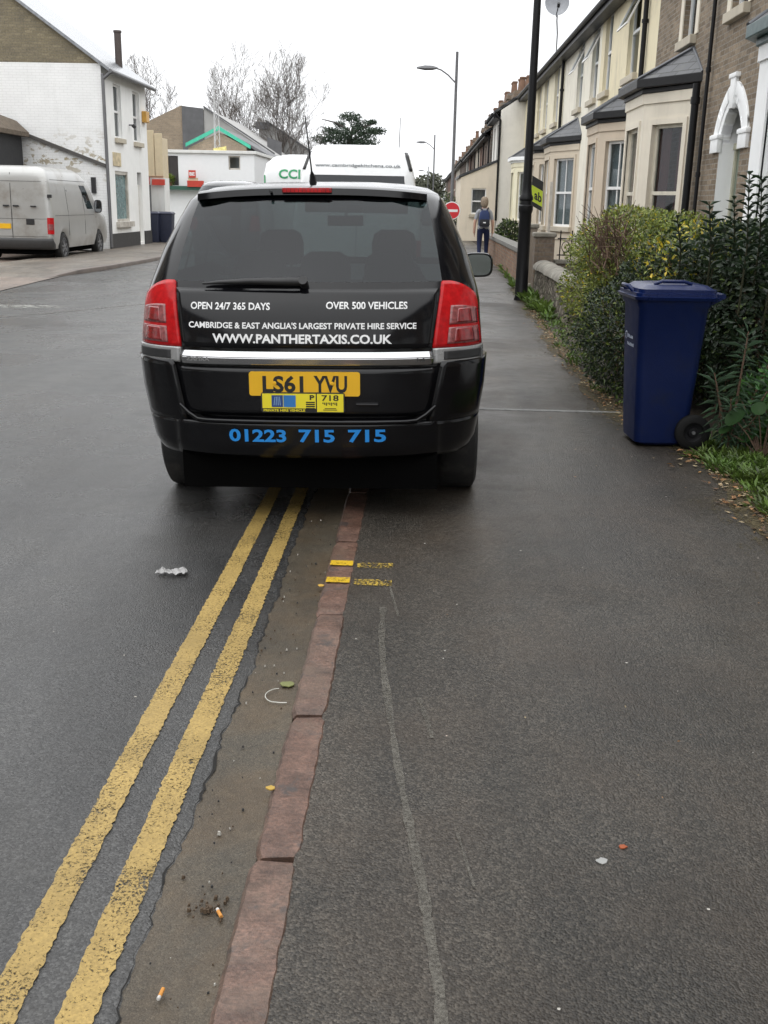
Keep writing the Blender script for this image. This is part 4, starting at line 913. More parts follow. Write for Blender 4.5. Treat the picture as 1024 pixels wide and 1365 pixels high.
# the street goes on behind the viewpoint on both sides
for k in range(1, 6):
    c = copy_tree(h0); c.location = (XF, 8.2-6.0*k, 0); c['label'] = 'brick terraced house with a white bay, further back along the street out of the picture'; c['group'] = 'houses behind the viewpoint'
for k in range(0, 9):
    c = copy_tree(h0); c.location = (-9.8, 13.5-6.0*k, 0); c.rotation_euler = (0, 0, math.pi); c['label'] = 'brick terraced house with a white bay, across the road out of the picture'; c['group'] = 'houses across the road'
# satellite dish on the eaves of the fourth house
D = thing('satellite_dish', (XF-.32, 35.0, 6.1), 'grey satellite dish on a tall bracket above the black gutter', 'satellite dish')
m_ = MB(); m_.tube([(0, 0, 0), (0, 0, .55), (-.05, -.1, .9), (-.05, -.1, 2.6)], .022, 6); m_.build('mast', M_steel, D)
m_ = MB(); f = lambda a, b, h: (-.1+a-.0*h, -.25-h*.9, 1.35+b+h*.3); m_.lathe([(.001, 0), (.13, .010), (.26, .04), (.36, .09), (.37, .094), (.36, .08), (.13, -.01), (.001, -.02)], 24, f, cap=False); m_.build('dish', plain('dish_grey', (.32, .33, .35), .5), D, smooth=50)
m_ = MB(); m_.tube([(-.1, -.25, 1.0), (-.1, -.75, 1.22)], .015, 6); m_.tube([(-.1, -.72, 1.18), (-.1, -.80, 1.28)], .045, 8); m_.build('receiver', M_trim, D)

# ---- white gabled house and its lean-to shop further along, then the far terrace
M_wgab = render_mat('white_gable_render', (.76, .74, .69), amt=.3); M_ext = render_mat('cream_extension', (.72, .64, .52), amt=.25)
g6 = thing('gabled_house', (3.25, 48.0, 0), 'white house with a plain gable end and brown chimney beyond the bay-fronted terrace', 'house')
house_shell(g6, 5.0, M_wgab, [(1.0, 2.0, 3.3, 5.0), (3.2, 4.1, 3.3, 5.0)], ze=5.5, zr=7.6, depth=6.5, side=M_wgab)
chimney(g6, .9, .9, 5.95, .4, 2); chimney(g6, 4.3, 1.5, 6.3, .5, 3)
m_ = MB(); m_.tube([(-.02, -.06, .9), (-.02, -.06, 5.1), (-.25, -.06, 5.35)], .05, 8); m_.build('downpipe', M_gut_b, g6, smooth=50)
x6 = thing('shop_extension', (1.62, 48.2, 0), 'single-storey cream extension with a sloping top and one sash window, behind the walker', 'extension')
b = MB(); fe = face_fn((0, 0, 0), (1, 0, 0), (0, -1, 0)); holed(b, fe, 0, 1.60, 0, 2.7, [(.50, 1.16, 1.16, 2.26)], .12); b.add([fe(0, 2.7), fe(1.60, 2.7), fe(1.60, 3.38)], [(0, 1, 2)])
b.quad((0, 0, 0), (0, 6, 0), (0, 6, 2.7), (0, 0, 2.7)); b.quad((0, 6, 0), (1.6, 6, 0), (1.6, 6, 3.38), (0, 6, 2.7)); b.build('wall', M_ext, x6)
b = MB(); b.hexa([(-.08, -.06, 2.70), (1.62, -.06, 3.40), (1.62, 6, 3.40), (-.08, 6, 2.70), (-.08, -.06, 2.80), (1.62, -.06, 3.50), (1.62, 6, 3.50), (-.08, 6, 2.80)]); b.build('roof', M_slate, x6)
b = MB(); b.box(.05, 1.55, 1.4, 1.45, .1, 2.6); b.build('back_wall', M_room, x6)
window(x6, fe, .50, 1.16, 1.16, 2.26, .12, M_upvc, .5, (M_grey_curt, 1), False)
pal = [brick_mat('far_brick', 'YZX', (.17, .13, .11), (.22, .17, .14), (.2, .19, .17)), render_mat('far_cream', (.62, .57, .48)), brick_mat('far_brick_red', 'YZX', (.19, .11, .085), (.24, .14, .1), (.2, .17, .15)), render_mat('far_white', (.68, .67, .63))]
desc = ['brown brick', 'cream rendered', 'red-brown brick', 'off-white rendered']
yy = 53.2; k = 0; q = random.Random(5)
ordn = ['first', 'second', 'third', 'fourth', 'fifth', 'sixth', 'seventh', 'eighth', 'ninth', 'tenth', 'eleventh', 'twelfth']
while k < 12:
    L = 5.0 if k < 6 else 12.0; mat = pal[(0, 2, 1, 0, 2, 3, 0, 1, 2, 0, 2, 0)[k]]; di = desc[pal.index(mat)]
    h = thing('far_house', (3.15+q.uniform(-.05, .05), yy, 0), f'{di} terraced house, {ordn[k]} along the far row past the white gable', 'house', 'far terraced houses')
    WW = [(.7, 1.7, 3.1, 4.5), (3.2, 4.2, 3.1, 4.5), (.6, 1.9, .8, 2.4)]
    if L > 6: WW += [(6.5, 7.5, 3.1, 4.5), (9.5, 10.5, 3.1, 4.5)]
    w, fn = house_shell(h, L-.01, mat, WW, ze=5.0, zr=7.0, depth=6.5)
    for w4 in WW: window(h, fn, *w4, .12, M_upvc, .5, None, False)
    chimney(h, L-.6, 1.35, 6.1, 1.0, 4)
    if k < 6: pipe(h, .12, .2, 4.9)
    yy += L; k += 1
# ------------------------------------------------------------------ left side buildings
# white painted house: gable to the camera, shopfront to the street
nw = N('peeling_white_brick'); p = nw.pos(); bt_ = nw.new('ShaderNodeTexBrick'); nw.put(bt_.inputs['Vector'], nw.swz(p, 'XZY')); bt_.inputs['Scale'].default_value = 1; bt_.inputs['Brick Width'].default_value = .225; bt_.inputs['Row Height'].default_value = .075; bt_.inputs['Mortar Size'].default_value = .009
sx_ = nw.new('ShaderNodeSeparateXYZ'); nw.put(sx_.inputs[0], p)
band = nw.math('SUBTRACT', 1, nw.math('MULTIPLY', nw.math('ABSOLUTE', nw.math('SUBTRACT', sx_.outputs[2], 2.6)), 1.1), True)
pe = nw.math('MULTIPLY', nw.ramp(nw.noise(nw.scalev(p, (1, 1, 1.6)), 2.6, 7, .68, .3), [(.53, 0.), (.57, 1.)]), band)
c = nw.ramp(nw.noise(p, 2, 5), [(.3, (.77, .77, .76)), (.7, (.85, .85, .84))]); c = nw.mix(nw.math('MULTIPLY', bt_.outputs['Fac'], .25), c, (.5, .5, .48))
c = nw.mix(pe, c, nw.mix(nw.noise(p, 9, 4), (.22, .19, .15), (.5, .42, .27)))
c = nw.mix(nw.ramp(nw.noise(nw.scalev(p, (4, 4, .4)), 1, 6), [(.6, 0.), (.85, .22)]), c, (.45, .45, .42))
M_peel = nw.bsdf(c, .7, 0, nw.bump(nw.math('ADD', nw.math('MULTIPLY', bt_.outputs['Fac'], -1), nw.noise(p, 30, 3)), .35, .01), .3)
M_wfac = render_mat('white_facade_paint', (.85, .85, .83), dirt=(.45, .40, .32), amt=.25)
M_gab = brick_mat('stained_gable_brick', 'XZY', (.20, .17, .11), (.27, .23, .15), (.18, .16, .12), gr=.5)
WHs = thing('white_house', (-9.4, 31.9, 0), 'two-storey white painted house with a brick gable top, behind the silver van', 'house')
b = MB(); fg = face_fn((0, 0, 0), (-1, 0, 0), (0, -1, 0)); holed(b, fg, 0, 7.2, 0, 5.22, [], 0); b.build('gable_wall', M_peel, WHs)
b = MB(); b.add([fg(0, 5.222), fg(7.2, 5.222), fg(7.2, 5.4), fg(3.6, 7.75), fg(.06, 5.24)], [(0, 1, 2, 3, 4)]); b.build('brick_gable', M_gab, WHs)
ff = face_fn((0, 0, 0), (0, 1, 0), (1, 0, 0)); L = 4.95
HW = [(1.15, 1.95, 3.28, 4.82), (3.3, 4.1, 3.28, 4.82), (.9, 2.35, .82, 2.32), (3.45, 4.0, .14, 2.35)]
b = MB(); holed(b, ff, .003, L, 0, 5.15, HW, .16); b.quad((-7.2, L, 0), (0, L, 0), (0, L, 5.15), (-7.2, L, 5.15)); b.add([(0, L, 5.15), (-7.2, L, 5.15), (-3.6, L, 7.7)], [(0, 1, 2)]); b.quad((-7.2, 0, 0), (-7.2, L, 0), (-7.2, L, 5.2), (-7.2, 0, 5.2))
b.quad((-2.5, .05, 0), (-2.5, L-.05, 0), (-2.5, L-.05, 5.1), (-2.5, .05, 5.1)); b.build('front_wall', M_wfac, WHs)
M_wood2 = plain('weathered_frame', (.50, .47, .42), .6, dirt=(.25, .22, .18))
for k in HW[:2]: window(WHs, ff, *k, .14, M_upvc, .5, (M_grey_curt, .5), False)
sf = MB(); a, b_, c_, d_ = HW[2]
for u0_, u1_, v0, v1 in ((a, a+.08, c_, d_), (b_-.08, b_, c_, d_), (a+.08, b_-.08, c_, c_+.08), (a+.08, b_-.08, d_-.1, d_)): pbox(sf, ff, u0_, u1_, v0, v1, -.12, -.02)
pbox(sf, ff, a-.12, b_+.12, c_-.16, c_-.002, -.1, .12); so = sf.build('shop_window', M_wood2, WHs)
nn_ = N('faded_blue_green_board'); c = nn_.ramp(nn_.noise(nn_.pos(), 7, 7, .7, 1.2), [(.32, (.06, .13, .13)), (.5, (.13, .24, .25)), (.7, (.3, .4, .4))]); M_teal = nn_.bsdf(c, .18, coat=.6)
pn = MB(); pn.quad(ff(a+.08, c_+.08, -.08), ff(b_-.08, c_+.08, -.08), ff(b_-.08, d_-.1, -.08), ff(a+.08, d_-.1, -.08)); pn.build('pane', M_teal, so, recalc=False)
dr = MB(); a, b_, c_, d_ = HW[3]; pbox(dr, ff, a, b_, c_, d_-.45, -.16, -.11); pbox(dr, ff, a, b_, d_-.45, d_-.39, -.16, -.09); pbox(dr, ff, a+.1, b_-.1, c_+.2, c_+.85, -.11, -.095); do = dr.build('door', plain('white_door', (.66, .64, .6), .5), WHs)
fl = MB(); fl.quad(ff(a, d_-.39, -.13), ff(b_, d_-.39, -.13), ff(b_, d_, -.13), ff(a, d_, -.13)); fl.build('fanlight', plain('dark_fanlight', (.03, .03, .035), .1), do, recalc=False)
b = MB(); pbox(b, ff, .0, HW[3][0]-.05, 0, .48, 0, .035); pbox(b, ff, HW[3][1]+.05, L, 0, .48, 0, .035); b.build('plinth', plain('dark_plinth', (.035, .033, .033), .7, bump=.3), WHs)
b = MB(); sl = (7.75-5.24)/3.54
def rp(x, y, t): return (x, y, 5.24+(-x-.06)*sl+t)
b.hexa([rp(.28, -.12, 0), rp(.28, L+.1, 0), rp(-3.6, L+.1, 0), rp(-3.6, -.12, 0), rp(.28, -.12, .10), rp(.28, L+.1, .10), rp(-3.6, L+.1, .10), rp(-3.6, -.12, .10)])
def rq(x, y, t): return (x, y, 7.75+(x+3.6)*sl+t)
b.hexa([rq(-3.6, -.12, 0), rq(-3.6, L+.1, 0), rq(-7.4, L+.1, 0), rq(-7.4, -.12, 0), rq(-3.6, -.12, .10), rq(-3.6, L+.1, .10), rq(-7.4, L+.1, .10), rq(-7.4, -.12, .10)])
M_pslate = plain('pale_wet_slate', (.22, .23, .245), .22, var=.25, scale=14, bump=.25, bscale=18); b.build('roof', M_pslate, WHs)
b = MB(); b.tube([(.30, -.1, 5.02), (.30, L+.1, 5.02)], .06, 8); b.tube([(.06, -.05, 4.95), (.06, -.05, .1)], .05, 8); b.tube([(.3, -.05, 5.0), (.06, -.05, 4.8)], .045, 8); b.build('gutter', M_steel, WHs, smooth=50)
b = MB(); b.tube([(-.35, 3.2, 5.2), (-.35, 3.2, 6.5)], .11, 10); b.tube([(-.35, 3.2, 6.5), (-.35, 3.2, 6.56)], .13, 10); b.build('flue', plain('brown_flue', (.06, .045, .04), .6), WHs, smooth=50)
b = MB()
for k in HW[:2]: pbox(b, ff, k[0]-.1, k[1]+.1, k[2]-.13, k[2]-.002, 0, .10)
b2 = MB(); b2.prism([(0.0, 2.38), (3.9, 3.78), (3.9, 3.88), (0, 2.48)], fg, 0, .10); b2.build('lean_to_flashing', plain('flashing', (.07, .065, .06), .6), WHs)
b = MB(); pbox(b, ff, 4.35, 4.75, 3.95, 4.3, 0, .16); b.build('alarm_box', plain('amber_box', (.55, .30, .06), .4), WHs, bevel=.02)
b = MB(); b.tube([ff(2.75, 3.75, 0), ff(2.75, 3.75, .14)], .02, 6); b.tube([ff(2.75, 3.75, .12), ff(2.75, 3.68, .2)], .06, 10); b.build('wall_light', M_trim, WHs)
b = MB(); pbox(b, ff, .75, 1.55, 2.46, 2.85, 0, .03); b.build('faded_panel', plain('faded_cream_panel', (.55, .46, .30), .8, var=.3), WHs)
b = MB(); pbox(b, fg, .32, .45, 1.65, 2.1, 0, .08); b.build('meter_box', M_trim, WHs)
# dark shed with a tiled roof left of the house
SH = thing('shed', (-13.3, 29.2, 0), 'dark timber shed with a brown pitched roof behind the silver van', 'shed')
b = MB(); b.box(-2.0, 1.55, 0, 2.4, 0, 3.35); b.build('wall', plain('black_timber', (.02, .02, .022), .7, bump=.4, bscale=12), SH)
b = MB(); b.prism([(1.75, 3.3), (1.4, 3.62), (-.3, 4.2), (-2.2, 3.3), (-2.2, 3.18), (1.75, 3.18)], lambda u, v, d: (u, d, v), -.15, 2.5); b.build('roof', plain('mossy_tile', (.11, .085, .06), .8, var=.4, scale=10, bump=.4, bscale=25), SH, smooth=30)
b = MB(); b.box(-1.6, 1.3, -.03, 0, 2.32, 2.5); b.build('trim_board', plain('blue_trim_board', (.06, .09, .14), .5), SH)
# cream clad shop with red fascia
M_clad = plain('cream_cladding', (.60, .50, .34), .6, var=.06); M_redsign = plain('red_sign', (.52, .05, .03), .45); M_shopw = render_mat('shop_white', (.74, .74, .72), amt=.3)
CS = thing('clad_shop', (-10.15, 38.6, 0), 'shop with cream metal cladding over a red fascia, past the white house', 'shop')
b = MB(); b.box(-5, .85, 0, .8, 0, 2.25); b.build('wall', M_shopw, CS)
b = MB()
for k in range(3): b.box(-.03+.30*k, .245+.30*k, -.06, 0, 2.30, 3.95-.10*k)
b.box(-5, .84, 0, .8, 2.25, 3.60); b.build('cladding', M_clad, CS, bevel=.01)
b = MB(); b.box(-.05, .35, -.16, -.065, 2.02, 2.26); b.box(.45, .9, -.16, -.065, 2.0, 2.20); b.build('fascia', M_redsign, CS)
b = MB(); b.tube([(.36, -.12, 0), (.36, -.12, 2.0)], .035, 8); b.build('post', M_steel, CS)
UC = thing('utility_cabinet', (-9.98, 38.0, .05), 'dark green street cabinet against the clad shop', 'cabinet')
b = MB(); b.box(-.20, .20, -.2, .2, 0, 1.28); b.box(-.22, .22, -.22, .22, 1.28, 1.34); b.build('cabinet', plain('cabinet_green', (.045, .06, .055), .5), UC, bevel=.01)
b = MB(); b.box(-.17, -.005, -.212, -.2, .1, 1.2); b.box(.005, .17, -.212, -.2, .1, 1.2); b.build('door', plain('cabinet_door', (.05, .066, .06), .5), UC)
# white flat-roofed block with its signs
WBk = thing('flat_roof_block', (-11.05, 46.0, 0), 'low white flat-roofed building with a small dark window, left of the taxi roof', 'building')
fw = face_fn((0, 0, 0), (1, 0, 0), (0, -1, 0)); b = MB(); holed(b, fw, 0, 3.85, 0, 3.42, [(2.75, 3.25, 2.78, 3.34), (.15, .60, 2.1, 3.30)], .12); b.quad((3.85, 0, 0), (3.85, 8, 0), (3.85, 8, 3.42), (3.85, 0, 3.42)); b.quad((0, 0, 0), (0, 8, 0), (0, 8, 3.42), (0, 0, 3.42)); b.quad((0, 8, 0), (3.85, 8, 0), (3.85, 8, 3.42), (0, 8, 3.42)); b.quad((0, .8, 0), (3.85, .8, 0), (3.85, .8, 3.42), (0, .8, 3.42))
b.build('wall', plain('white_block_paint', (.80, .81, .82), .5, var=.02), WBk)
b = MB(); b.box(-.1, 3.95, -.1, 8.1, 3.42, 3.54); b.build('roof', M_shopw, WBk, bevel=.01)
window(WBk, fw, 2.75, 3.25, 2.78, 3.34, .1, M_wood2, 0, None, False, sill=None)
b = MB(); b.box(.2, .58, .02, .06, 2.1, 3.28); b.build('door', plain('dark_door', (.035, .03, .03), .6), WBk)
b = MB(); b.box(-.6, 2.0, -.35, -.05, 1.92, 2.08); b.build('fascia', plain('green_fascia', (.03, .10, .07), .5), WBk)
b = MB(); b.box(1.05, 1.75, -.42, -.36, 2.05, 2.3); b.box(1.12, 1.42, -.42, -.38, 2.42, 2.72); o = b.build('red_sign', M_redsign, WBk)
m_ = MB(); text_fit(m_, 'BE', 1.16, 1.38, 2.50, 2.64, lambda u, v: (u, -.424, v), .04); m_.build('lettering', M_letter, o, recalc=False)
b = MB(); b.box(1.08, 1.5, -.36, -.34, 2.3, 2.42); b.build('panel', M_clad, WBk)
# planted pot on the ledge
PP = thing('potted_plant', (-10.75, 45.75, 2.08), 'small green potted plant on the green fascia ledge', 'plant'); b = MB(); b.lathe([(.08, 0), (.11, .16), (.12, .17), (.1, .15)], 12); b.build('pot', M_pot, PP)
b = MB(); q = random.Random(4)
for i in range(120): v = rvec(q); add_leaf(b, Vector((0, 0, .25))+v*.08, v+Vector((0, 0, .5)), Vector((0, 0, 1)), .2, .06)
b.build('leaves', leaf_mat('pot_leaf', (.16, .22, .04)), PP, recalc=False)
# green-edged gabled building, brick hall and its grey roofs
M_hallb = brick_mat('hall_brick', 'XZY', (.30, .235, .17), (.37, .29, .21), (.3, .27, .22), bw=.3, bh=.1); M_groof = plain('grey_sheet_roof', (.33, .325, .315), .6, var=.12, scale=1.5, bump=.1); M_dkroof = plain('dark_slate_roof', (.10, .10, .105), .55, var=.15, scale=3)
GG = thing('green_gable_building', (-10.9, 52.0, 0), 'brick gable with bright green verge boards over the white block', 'building')
b = MB(); b.prism([(-.4, 0), (2.4, 0), (2.4, 4.0), (1.1, 4.62), (-.4, 3.9)], lambda u, v, d: (u, d, v), 0, 6); b.build('wall', M_hallb, GG)
b = MB(); b.prism([(-.5, 3.95), (1.1, 4.72), (2.6, 3.9), (2.6, 4.06), (1.1, 4.90), (-.5, 4.11)], lambda u, v, d: (u, d, v), -.14, -.004); b.build('verge_board', plain('bright_green_board', (.05, .42, .28), .5), GG)
b = MB(); b.prism([(2.6, 3.96), (5.2, 2.6), (5.2, 2.75), (1.1, 4.86), (1.1, 4.72)], lambda u, v, d: (u, d, v), .02, 6); b.build('roof', M_dkroof, GG)
b = MB(); b.box(2.6, 4.1, .3, 6, 0, 3.2); b.build('side_wall', M_hallb, GG)
HL = thing('brick_hall', (-13.4, 66.0, 0), 'large brick hall with long grey sloping roofs behind the white block', 'hall')
def slab(poly, y0_, y1_, mat, nm): m_ = MB(); m_.prism(poly, lambda u, v, d: (u, d, v), y0_, y1_); m_.build(nm, mat, HL)
slab([(-3.6, 0), (0, 0), (0, 6.75), (-1.3, 6.95), (-3.6, 5.9)], .0, 20, M_hallb, 'gable_wall')
slab([(-1.25, 3.5), (.05, 3.5), (.05, 6.8), (-1.25, 6.92)], -.06, -.004, M_dkroof, 'dark_panel')
slab([(.06, 0), (4.2, 0), (4.2, 4.25), (.06, 6.85)], .0, 14, M_groof, 'lower_roof'); slab([(.06, 6.86), (4.3, 4.26), (4.3, 4.36), (.06, 6.96)], -.1, .2, M_dkroof, 'roof_edge')
slab([(1.2, 0), (6.1, 0), (6.1, 4.35), (1.8, 7.1), (1.2, 6.8)], 14.3, 30, M_groof, 'upper_roof'); slab([(1.7, 7.12), (6.3, 4.25), (6.3, 4.4), (1.7, 7.27)], 14.2, 14.6, M_dkroof, 'roof_edge')
slab([(1.0, 6.6), (2.0, 6.6), (2.0, 7.05), (1.0, 7.1)], 14.05, 14.25, M_dkroof, 'roof_turret'); slab([(3.0, 4.9), (3.9, 4.4), (3.9, 5.3), (3.0, 5.6)], 6, 6.5, M_dkroof, 'roof_turret'); slab([(.4, 6.9), (1.6, 6.9), (1.0, 7.5)], 16, 18, M_groof, 'roof_peak')
slab([(4.2, 0), (5.6, 0), (5.6, 3.55), (4.2, 3.9)], .3, 12, M_hallb, 'side_wing')
m_ = MB()
for k in range(3): m_.box(4.45+.4*k, 4.6+.4*k, .24, .3, 2.0, 3.4)
m_.build('window', plain('hall_window', (.05, .05, .055), .2), HL)
# lattice mast
MA = thing('lattice_mast', (-9.65, 50.5, 0), 'thin pale lattice aerial mast above the white block', 'mast'); b = MB()
for k in range(3):
    a = 2*math.pi*k/3; c_, s_ = math.cos(a), math.sin(a); b.tube([(.22*c_, .22*s_, 0), (.10*c_, .10*s_, 7.2)], .018, 4)
    for j in range(16):
        z0_, z1_ = j*.45, j*.45+.45; r0_, r1_ = .22-.12*z0_/7.2, .22-.12*z1_/7.2; a2 = a+2*math.pi/3
        b.tube([(r0_*c_, r0_*s_, z0_), (r1_*math.cos(a2), r1_*math.sin(a2), z1_)], .009, 3)
b.tube([(-.3, 0, 7.2), (.3, 0, 7.2)], .012, 4); b.tube([(0, 0, 7.0), (0, 0, 7.4)], .012, 4); b.build('lattice', plain('mast_grey', (.45, .45, .45), .5), MA)
b = MB(); b.prism([(-.05, 0), (.55, .10), (.50, .62), (-.10, .52)], lambda u, v, d: (u, d, 3.3+v), -.3, -.27); b.build('flag', plain('pale_yellow_flag', (.6, .52, .2), .8, var=.4, scale=12), MA)
# ------------------------------------------------------------------ trees
M_bark = plain('bare_bark', (.065, .055, .05), .9, var=.3, bump=.4, bscale=14); M_twig = plain('bare_twig', (.125, .11, .10), .9)
def bare_tree(name, loc, label, h, seed, spread=.5, forks=2, trunk_h=.30, rx=.24):
    t = thing(name, loc, label, 'tree', 'bare winter trees'); q = random.Random(seed); tr = MB(); br = MB()
    def grow(p, d, L, rr, lev, dest):
        n = 4 if lev < 2 else 3; pts = [p]; rs = [rr]; H_ = h*1.18
        def outside(v): return ((v.x/(H_*rx))**2+(v.y/(H_*rx))**2+((v.z-H_*.60)/(H_*.42))**2) > 1 and v.z > H_*.35
        for i in range(n):
            d = (d+rvec(q)*.16+Vector((0, 0, .06))).normalized(); p = p+d*(L/n); pts.append(p); rs.append(max(.0095, rr*(1-.38*(i+1)/n)))
            if outside(p): break
            if lev >= 1 and lev < 7 and q.random() < .82:
                s_ = (d+rvec(q)*.95); s_.z = abs(s_.z)*.6+.15; grow(p, s_.normalized(), L*q.uniform(.4, .62), rs[-1]*.45, lev+2, br)
        dest.tube(pts, rs, 6 if lev < 2 else 3, cap=False)
        if lev < 7 and not outside(p):
            for _ in range((3 if lev == 1 else 2) if lev else forks+1):
                s_ = (d+rvec(q)*spread*(1 if lev else .8)+Vector((0, 0, .15))); s_.z = max(s_.z, .25); grow(p, s_.normalized(), L*q.uniform(.72, .9), rs[-1]*.72, lev+1, br)
    grow(Vector((0, 0, 0)), Vector((q.uniform(-.05, .05), 0, 1)), h*trunk_h, h*.024, 0, tr)
    tr.build('trunk', M_bark, t, smooth=60, recalc=False); br.build('branches', M_twig, t, recalc=False)
bare_tree('bare_tree', (-20.6, 80, 0), 'bare winter tree standing behind the white house', 9.6, 3, .5, 2)
bare_tree('bare_tree', (-13.2, 82, 0), 'tall bare tree with a rounded crown rising over the grey hall roof', 11.4, 8, .48, 3, .26, .235)
bare_tree('bare_tree', (-9.7, 80, 0), 'tall bare tree with a rounded crown just left of the dark pine', 10.8, 14, .50, 3, .26, .235)
bare_tree('bare_tree', (-8.3, 86, 0), 'low twiggy bare tree between the tall bare trees and the pine', 5.6, 30, .7, 2)
PT = thing('pine_tree', (-6.2, 90, 0), 'dark flat-topped pine tree rising behind the white van', 'tree'); b = MB(); q = random.Random(9)
b.tube([(0, 0, 0), (.1, 0, 3), (-.1, 0, 6), (.3, 0, 7.6)], [.35, .28, .2, .1], 8)
for k in range(9): a = q.uniform(0, 6.28); b.tube([(0, 0, 5.6+.2*k), (math.cos(a)*1.2, math.sin(a)*.8, 6.2+.2*k), (math.cos(a)*2.4, math.sin(a)*1.5, 6.6+.18*k)], [.1, .07, .03], 5)
b.build('trunk', M_bark, PT, smooth=60)
b = MB()
for cx, cz, rx, rz in ((-2.2, 6.5, .9, .4), (-1.5, 7.1, .8, .35), (-.8, 6.6, 1.1, .45), (.1, 8.2, 1.0, .35), (.9, 7.7, .9, .4), (.3, 7.0, 1.2, .5), (1.6, 7.0, .9, .4), (2.3, 7.2, .7, .28), (1.3, 6.3, 1.3, .4), (-.2, 6.2, 1.5, .45), (-.9, 7.7, .5, .25), (1.8, 7.9, .4, .2)):
    cy = q.uniform(-1, 1)
    for i in range(int(420*rx)):
        v = rvec(q)*q.random()**.4; p_ = Vector((cx+v.x*rx, cy+v.y*rx, cz+v.z*rz)); add_leaf(b, p_, rvec(q)+Vector((0, 0, .4)), rvec(q), q.uniform(.16, .3), .09, 0)
b.build('foliage', leaf_mat('pine_needles', (.028, .050, .026), .4, .6), PT, recalc=False)
# distant roofs and greenery where the road disappears
for x, y_, s_, lab in ((-1.2, 170, 1.0, 'far green tree at the end of the street'), (1.0, 185, 1.25, 'taller far tree at the end of the street, against the terrace'), (-3.5, 200, 1.1, 'far tree at the end of the street behind the white van')):
    t = thing('distant_tree', (x, y_, 0), lab, 'tree', 'trees at the end of the street'); b = MB(); b.tube([(0, 0, 0), (0, 0, 2.5)], [.3, .2], 6); b.build('trunk', M_bark, t)
    b = MB()
    for i in range(1500):
        v = rvec(q)*q.random()**.35; add_leaf(b, Vector((v.x*2.2*s_, v.y*2.2*s_, 3.4*s_+v.z*2.0*s_)), rvec(q), rvec(q), .6, .4)
    b.build('crown', leaf_mat('distant_leaf', (.085, .09, .06), .3, .7), t, recalc=False)
# ------------------------------------------------------------------ street furniture
M_post = plain('black_post_paint', (.007, .007, .008), .42, spec=.25, bump=.08, bscale=30)
PO = thing('lamp_column', (1.685, 17.8, 0), 'tall black tapering iron column with a ringed collar on the pavement', 'post')
b = MB(); b.lathe([(.115, 0), (.118, .02), (.105, .05), (.100, 1.40), (.108, 1.42), (.118, 1.46), (.118, 1.52), (.098, 1.54), (.096, 1.60), (.112, 1.62), (.112, 1.66), (.09, 1.70), (.078, 1.78), (.074, 1.9)], 24)
b.build('base', M_post, PO, smooth=35); b = MB(); b.lathe([(.072, 1.88), (.056, 5.0), (.05, 7.5)], 20); b.build('shaft', M_post, PO, smooth=60)
b = MB(); b.tube([(0, 0, 7.4), (0, 0, 7.8), (-.3, 0, 8.1), (-1.4, 0, 8.25)], .03, 8); b.loft([[(-1.3-c*.55, y_*k, 8.24+z_*k) for y_, z_ in ((-.13, 0), (-.06, .08), (.06, .08), (.13, 0))] for c, k in ((0, .6), (.4, 1), (1, .5))]); b.build('lamp_arm', M_post, PO, smooth=50)
M_lamp = plain('lamp_grey', (.10, .10, .105), .5)
def street_lamp(loc, label, h=6.75, arm=1.35):
    L_ = thing('street_lamp', loc, label, 'street lamp', 'street lamps along the right pavement'); b = MB(); b.lathe([(.085, 0), (.085, 1.1), (.06, 1.15), (.05, h)], 14); b.build('pole', M_lamp, L_, smooth=50)
    b = MB(); zt = h-1.05; b.tube([(0, 0, zt), (-.3, 0, zt+.28), (-.55, 0, zt+.44), (-arm+.05, 0, zt+.50)], .026, 8); b.build('arm', M_lamp, L_, smooth=60)
    b = MB(); b.loft([[(-arm+.12-c*.75, y_*k, zt+.50+z_*k) for y_, z_ in ((-.15, -.03), (-.10, .06), (0, .09), (.10, .06), (.15, -.03), (0, -.08))] for c, k in ((0, .35), (.25, .9), (.6, 1), (1, .35))]); b.build('lantern', M_lamp, L_, smooth=50)
street_lamp((1.05, 40.0, 0), 'tall grey street lamp with a curved arm behind the no-entry sign', 6.75, .80)
street_lamp((.72, 83, 0), 'smaller-looking street lamp further along, between the white van and the tall lamp', 6.6, .75)
street_lamp((.55, 150, 0), 'farthest street lamp, a thin stub above the white van', 6.6, .75)
SG = thing('no_entry_sign', (.95, 36, 0), 'round red no-entry sign with a white bar above the taxi', 'road sign')
b = MB(); b.tube([(0, 0, 0), (0, 0, 1.85)], .04, 10); b.build('post', M_lamp, SG, smooth=60)
b = MB(); b.lathe([(.001, -.03), (.285, -.03), (.29, -.02), (.285, -.01)], 40, lambda a, c, h: (a, h-.03, 1.34+c), cap=False); b.build('rim', M_letter, SG, smooth=30)
b = MB(); b.lathe([(.001, -.032), (.262, -.032), (.262, -.028)], 40, lambda a, c, h: (a, h-.031, 1.34+c), cap=False); b.box(-.2, .2, -.0655, -.064, 1.30, 1.38, 1); b.build('face', [plain('sign_red', (.58, .02, .03), .4, var=.03), M_letter], SG)
b = MB(); b.box(-.17, .17, -.05, -.04, .86, .98); b.build('lower_plate', M_trim, SG)
LB = thing('letting_board', (2.33, 22.0, 0), 'tilted black and lime letting board half hidden by the black column', 'sign')
b = MB(); b.box(.22, .27, -.02, .03, 0, 2.0); b.build('post', M_wood2, LB)
ca, sa = math.cos(R(-28)), math.sin(R(-28))
def tb(u, v, d=0): return (.02+u*ca-v*sa*.0+0*v, d-.04, 1.82+u*sa+v)
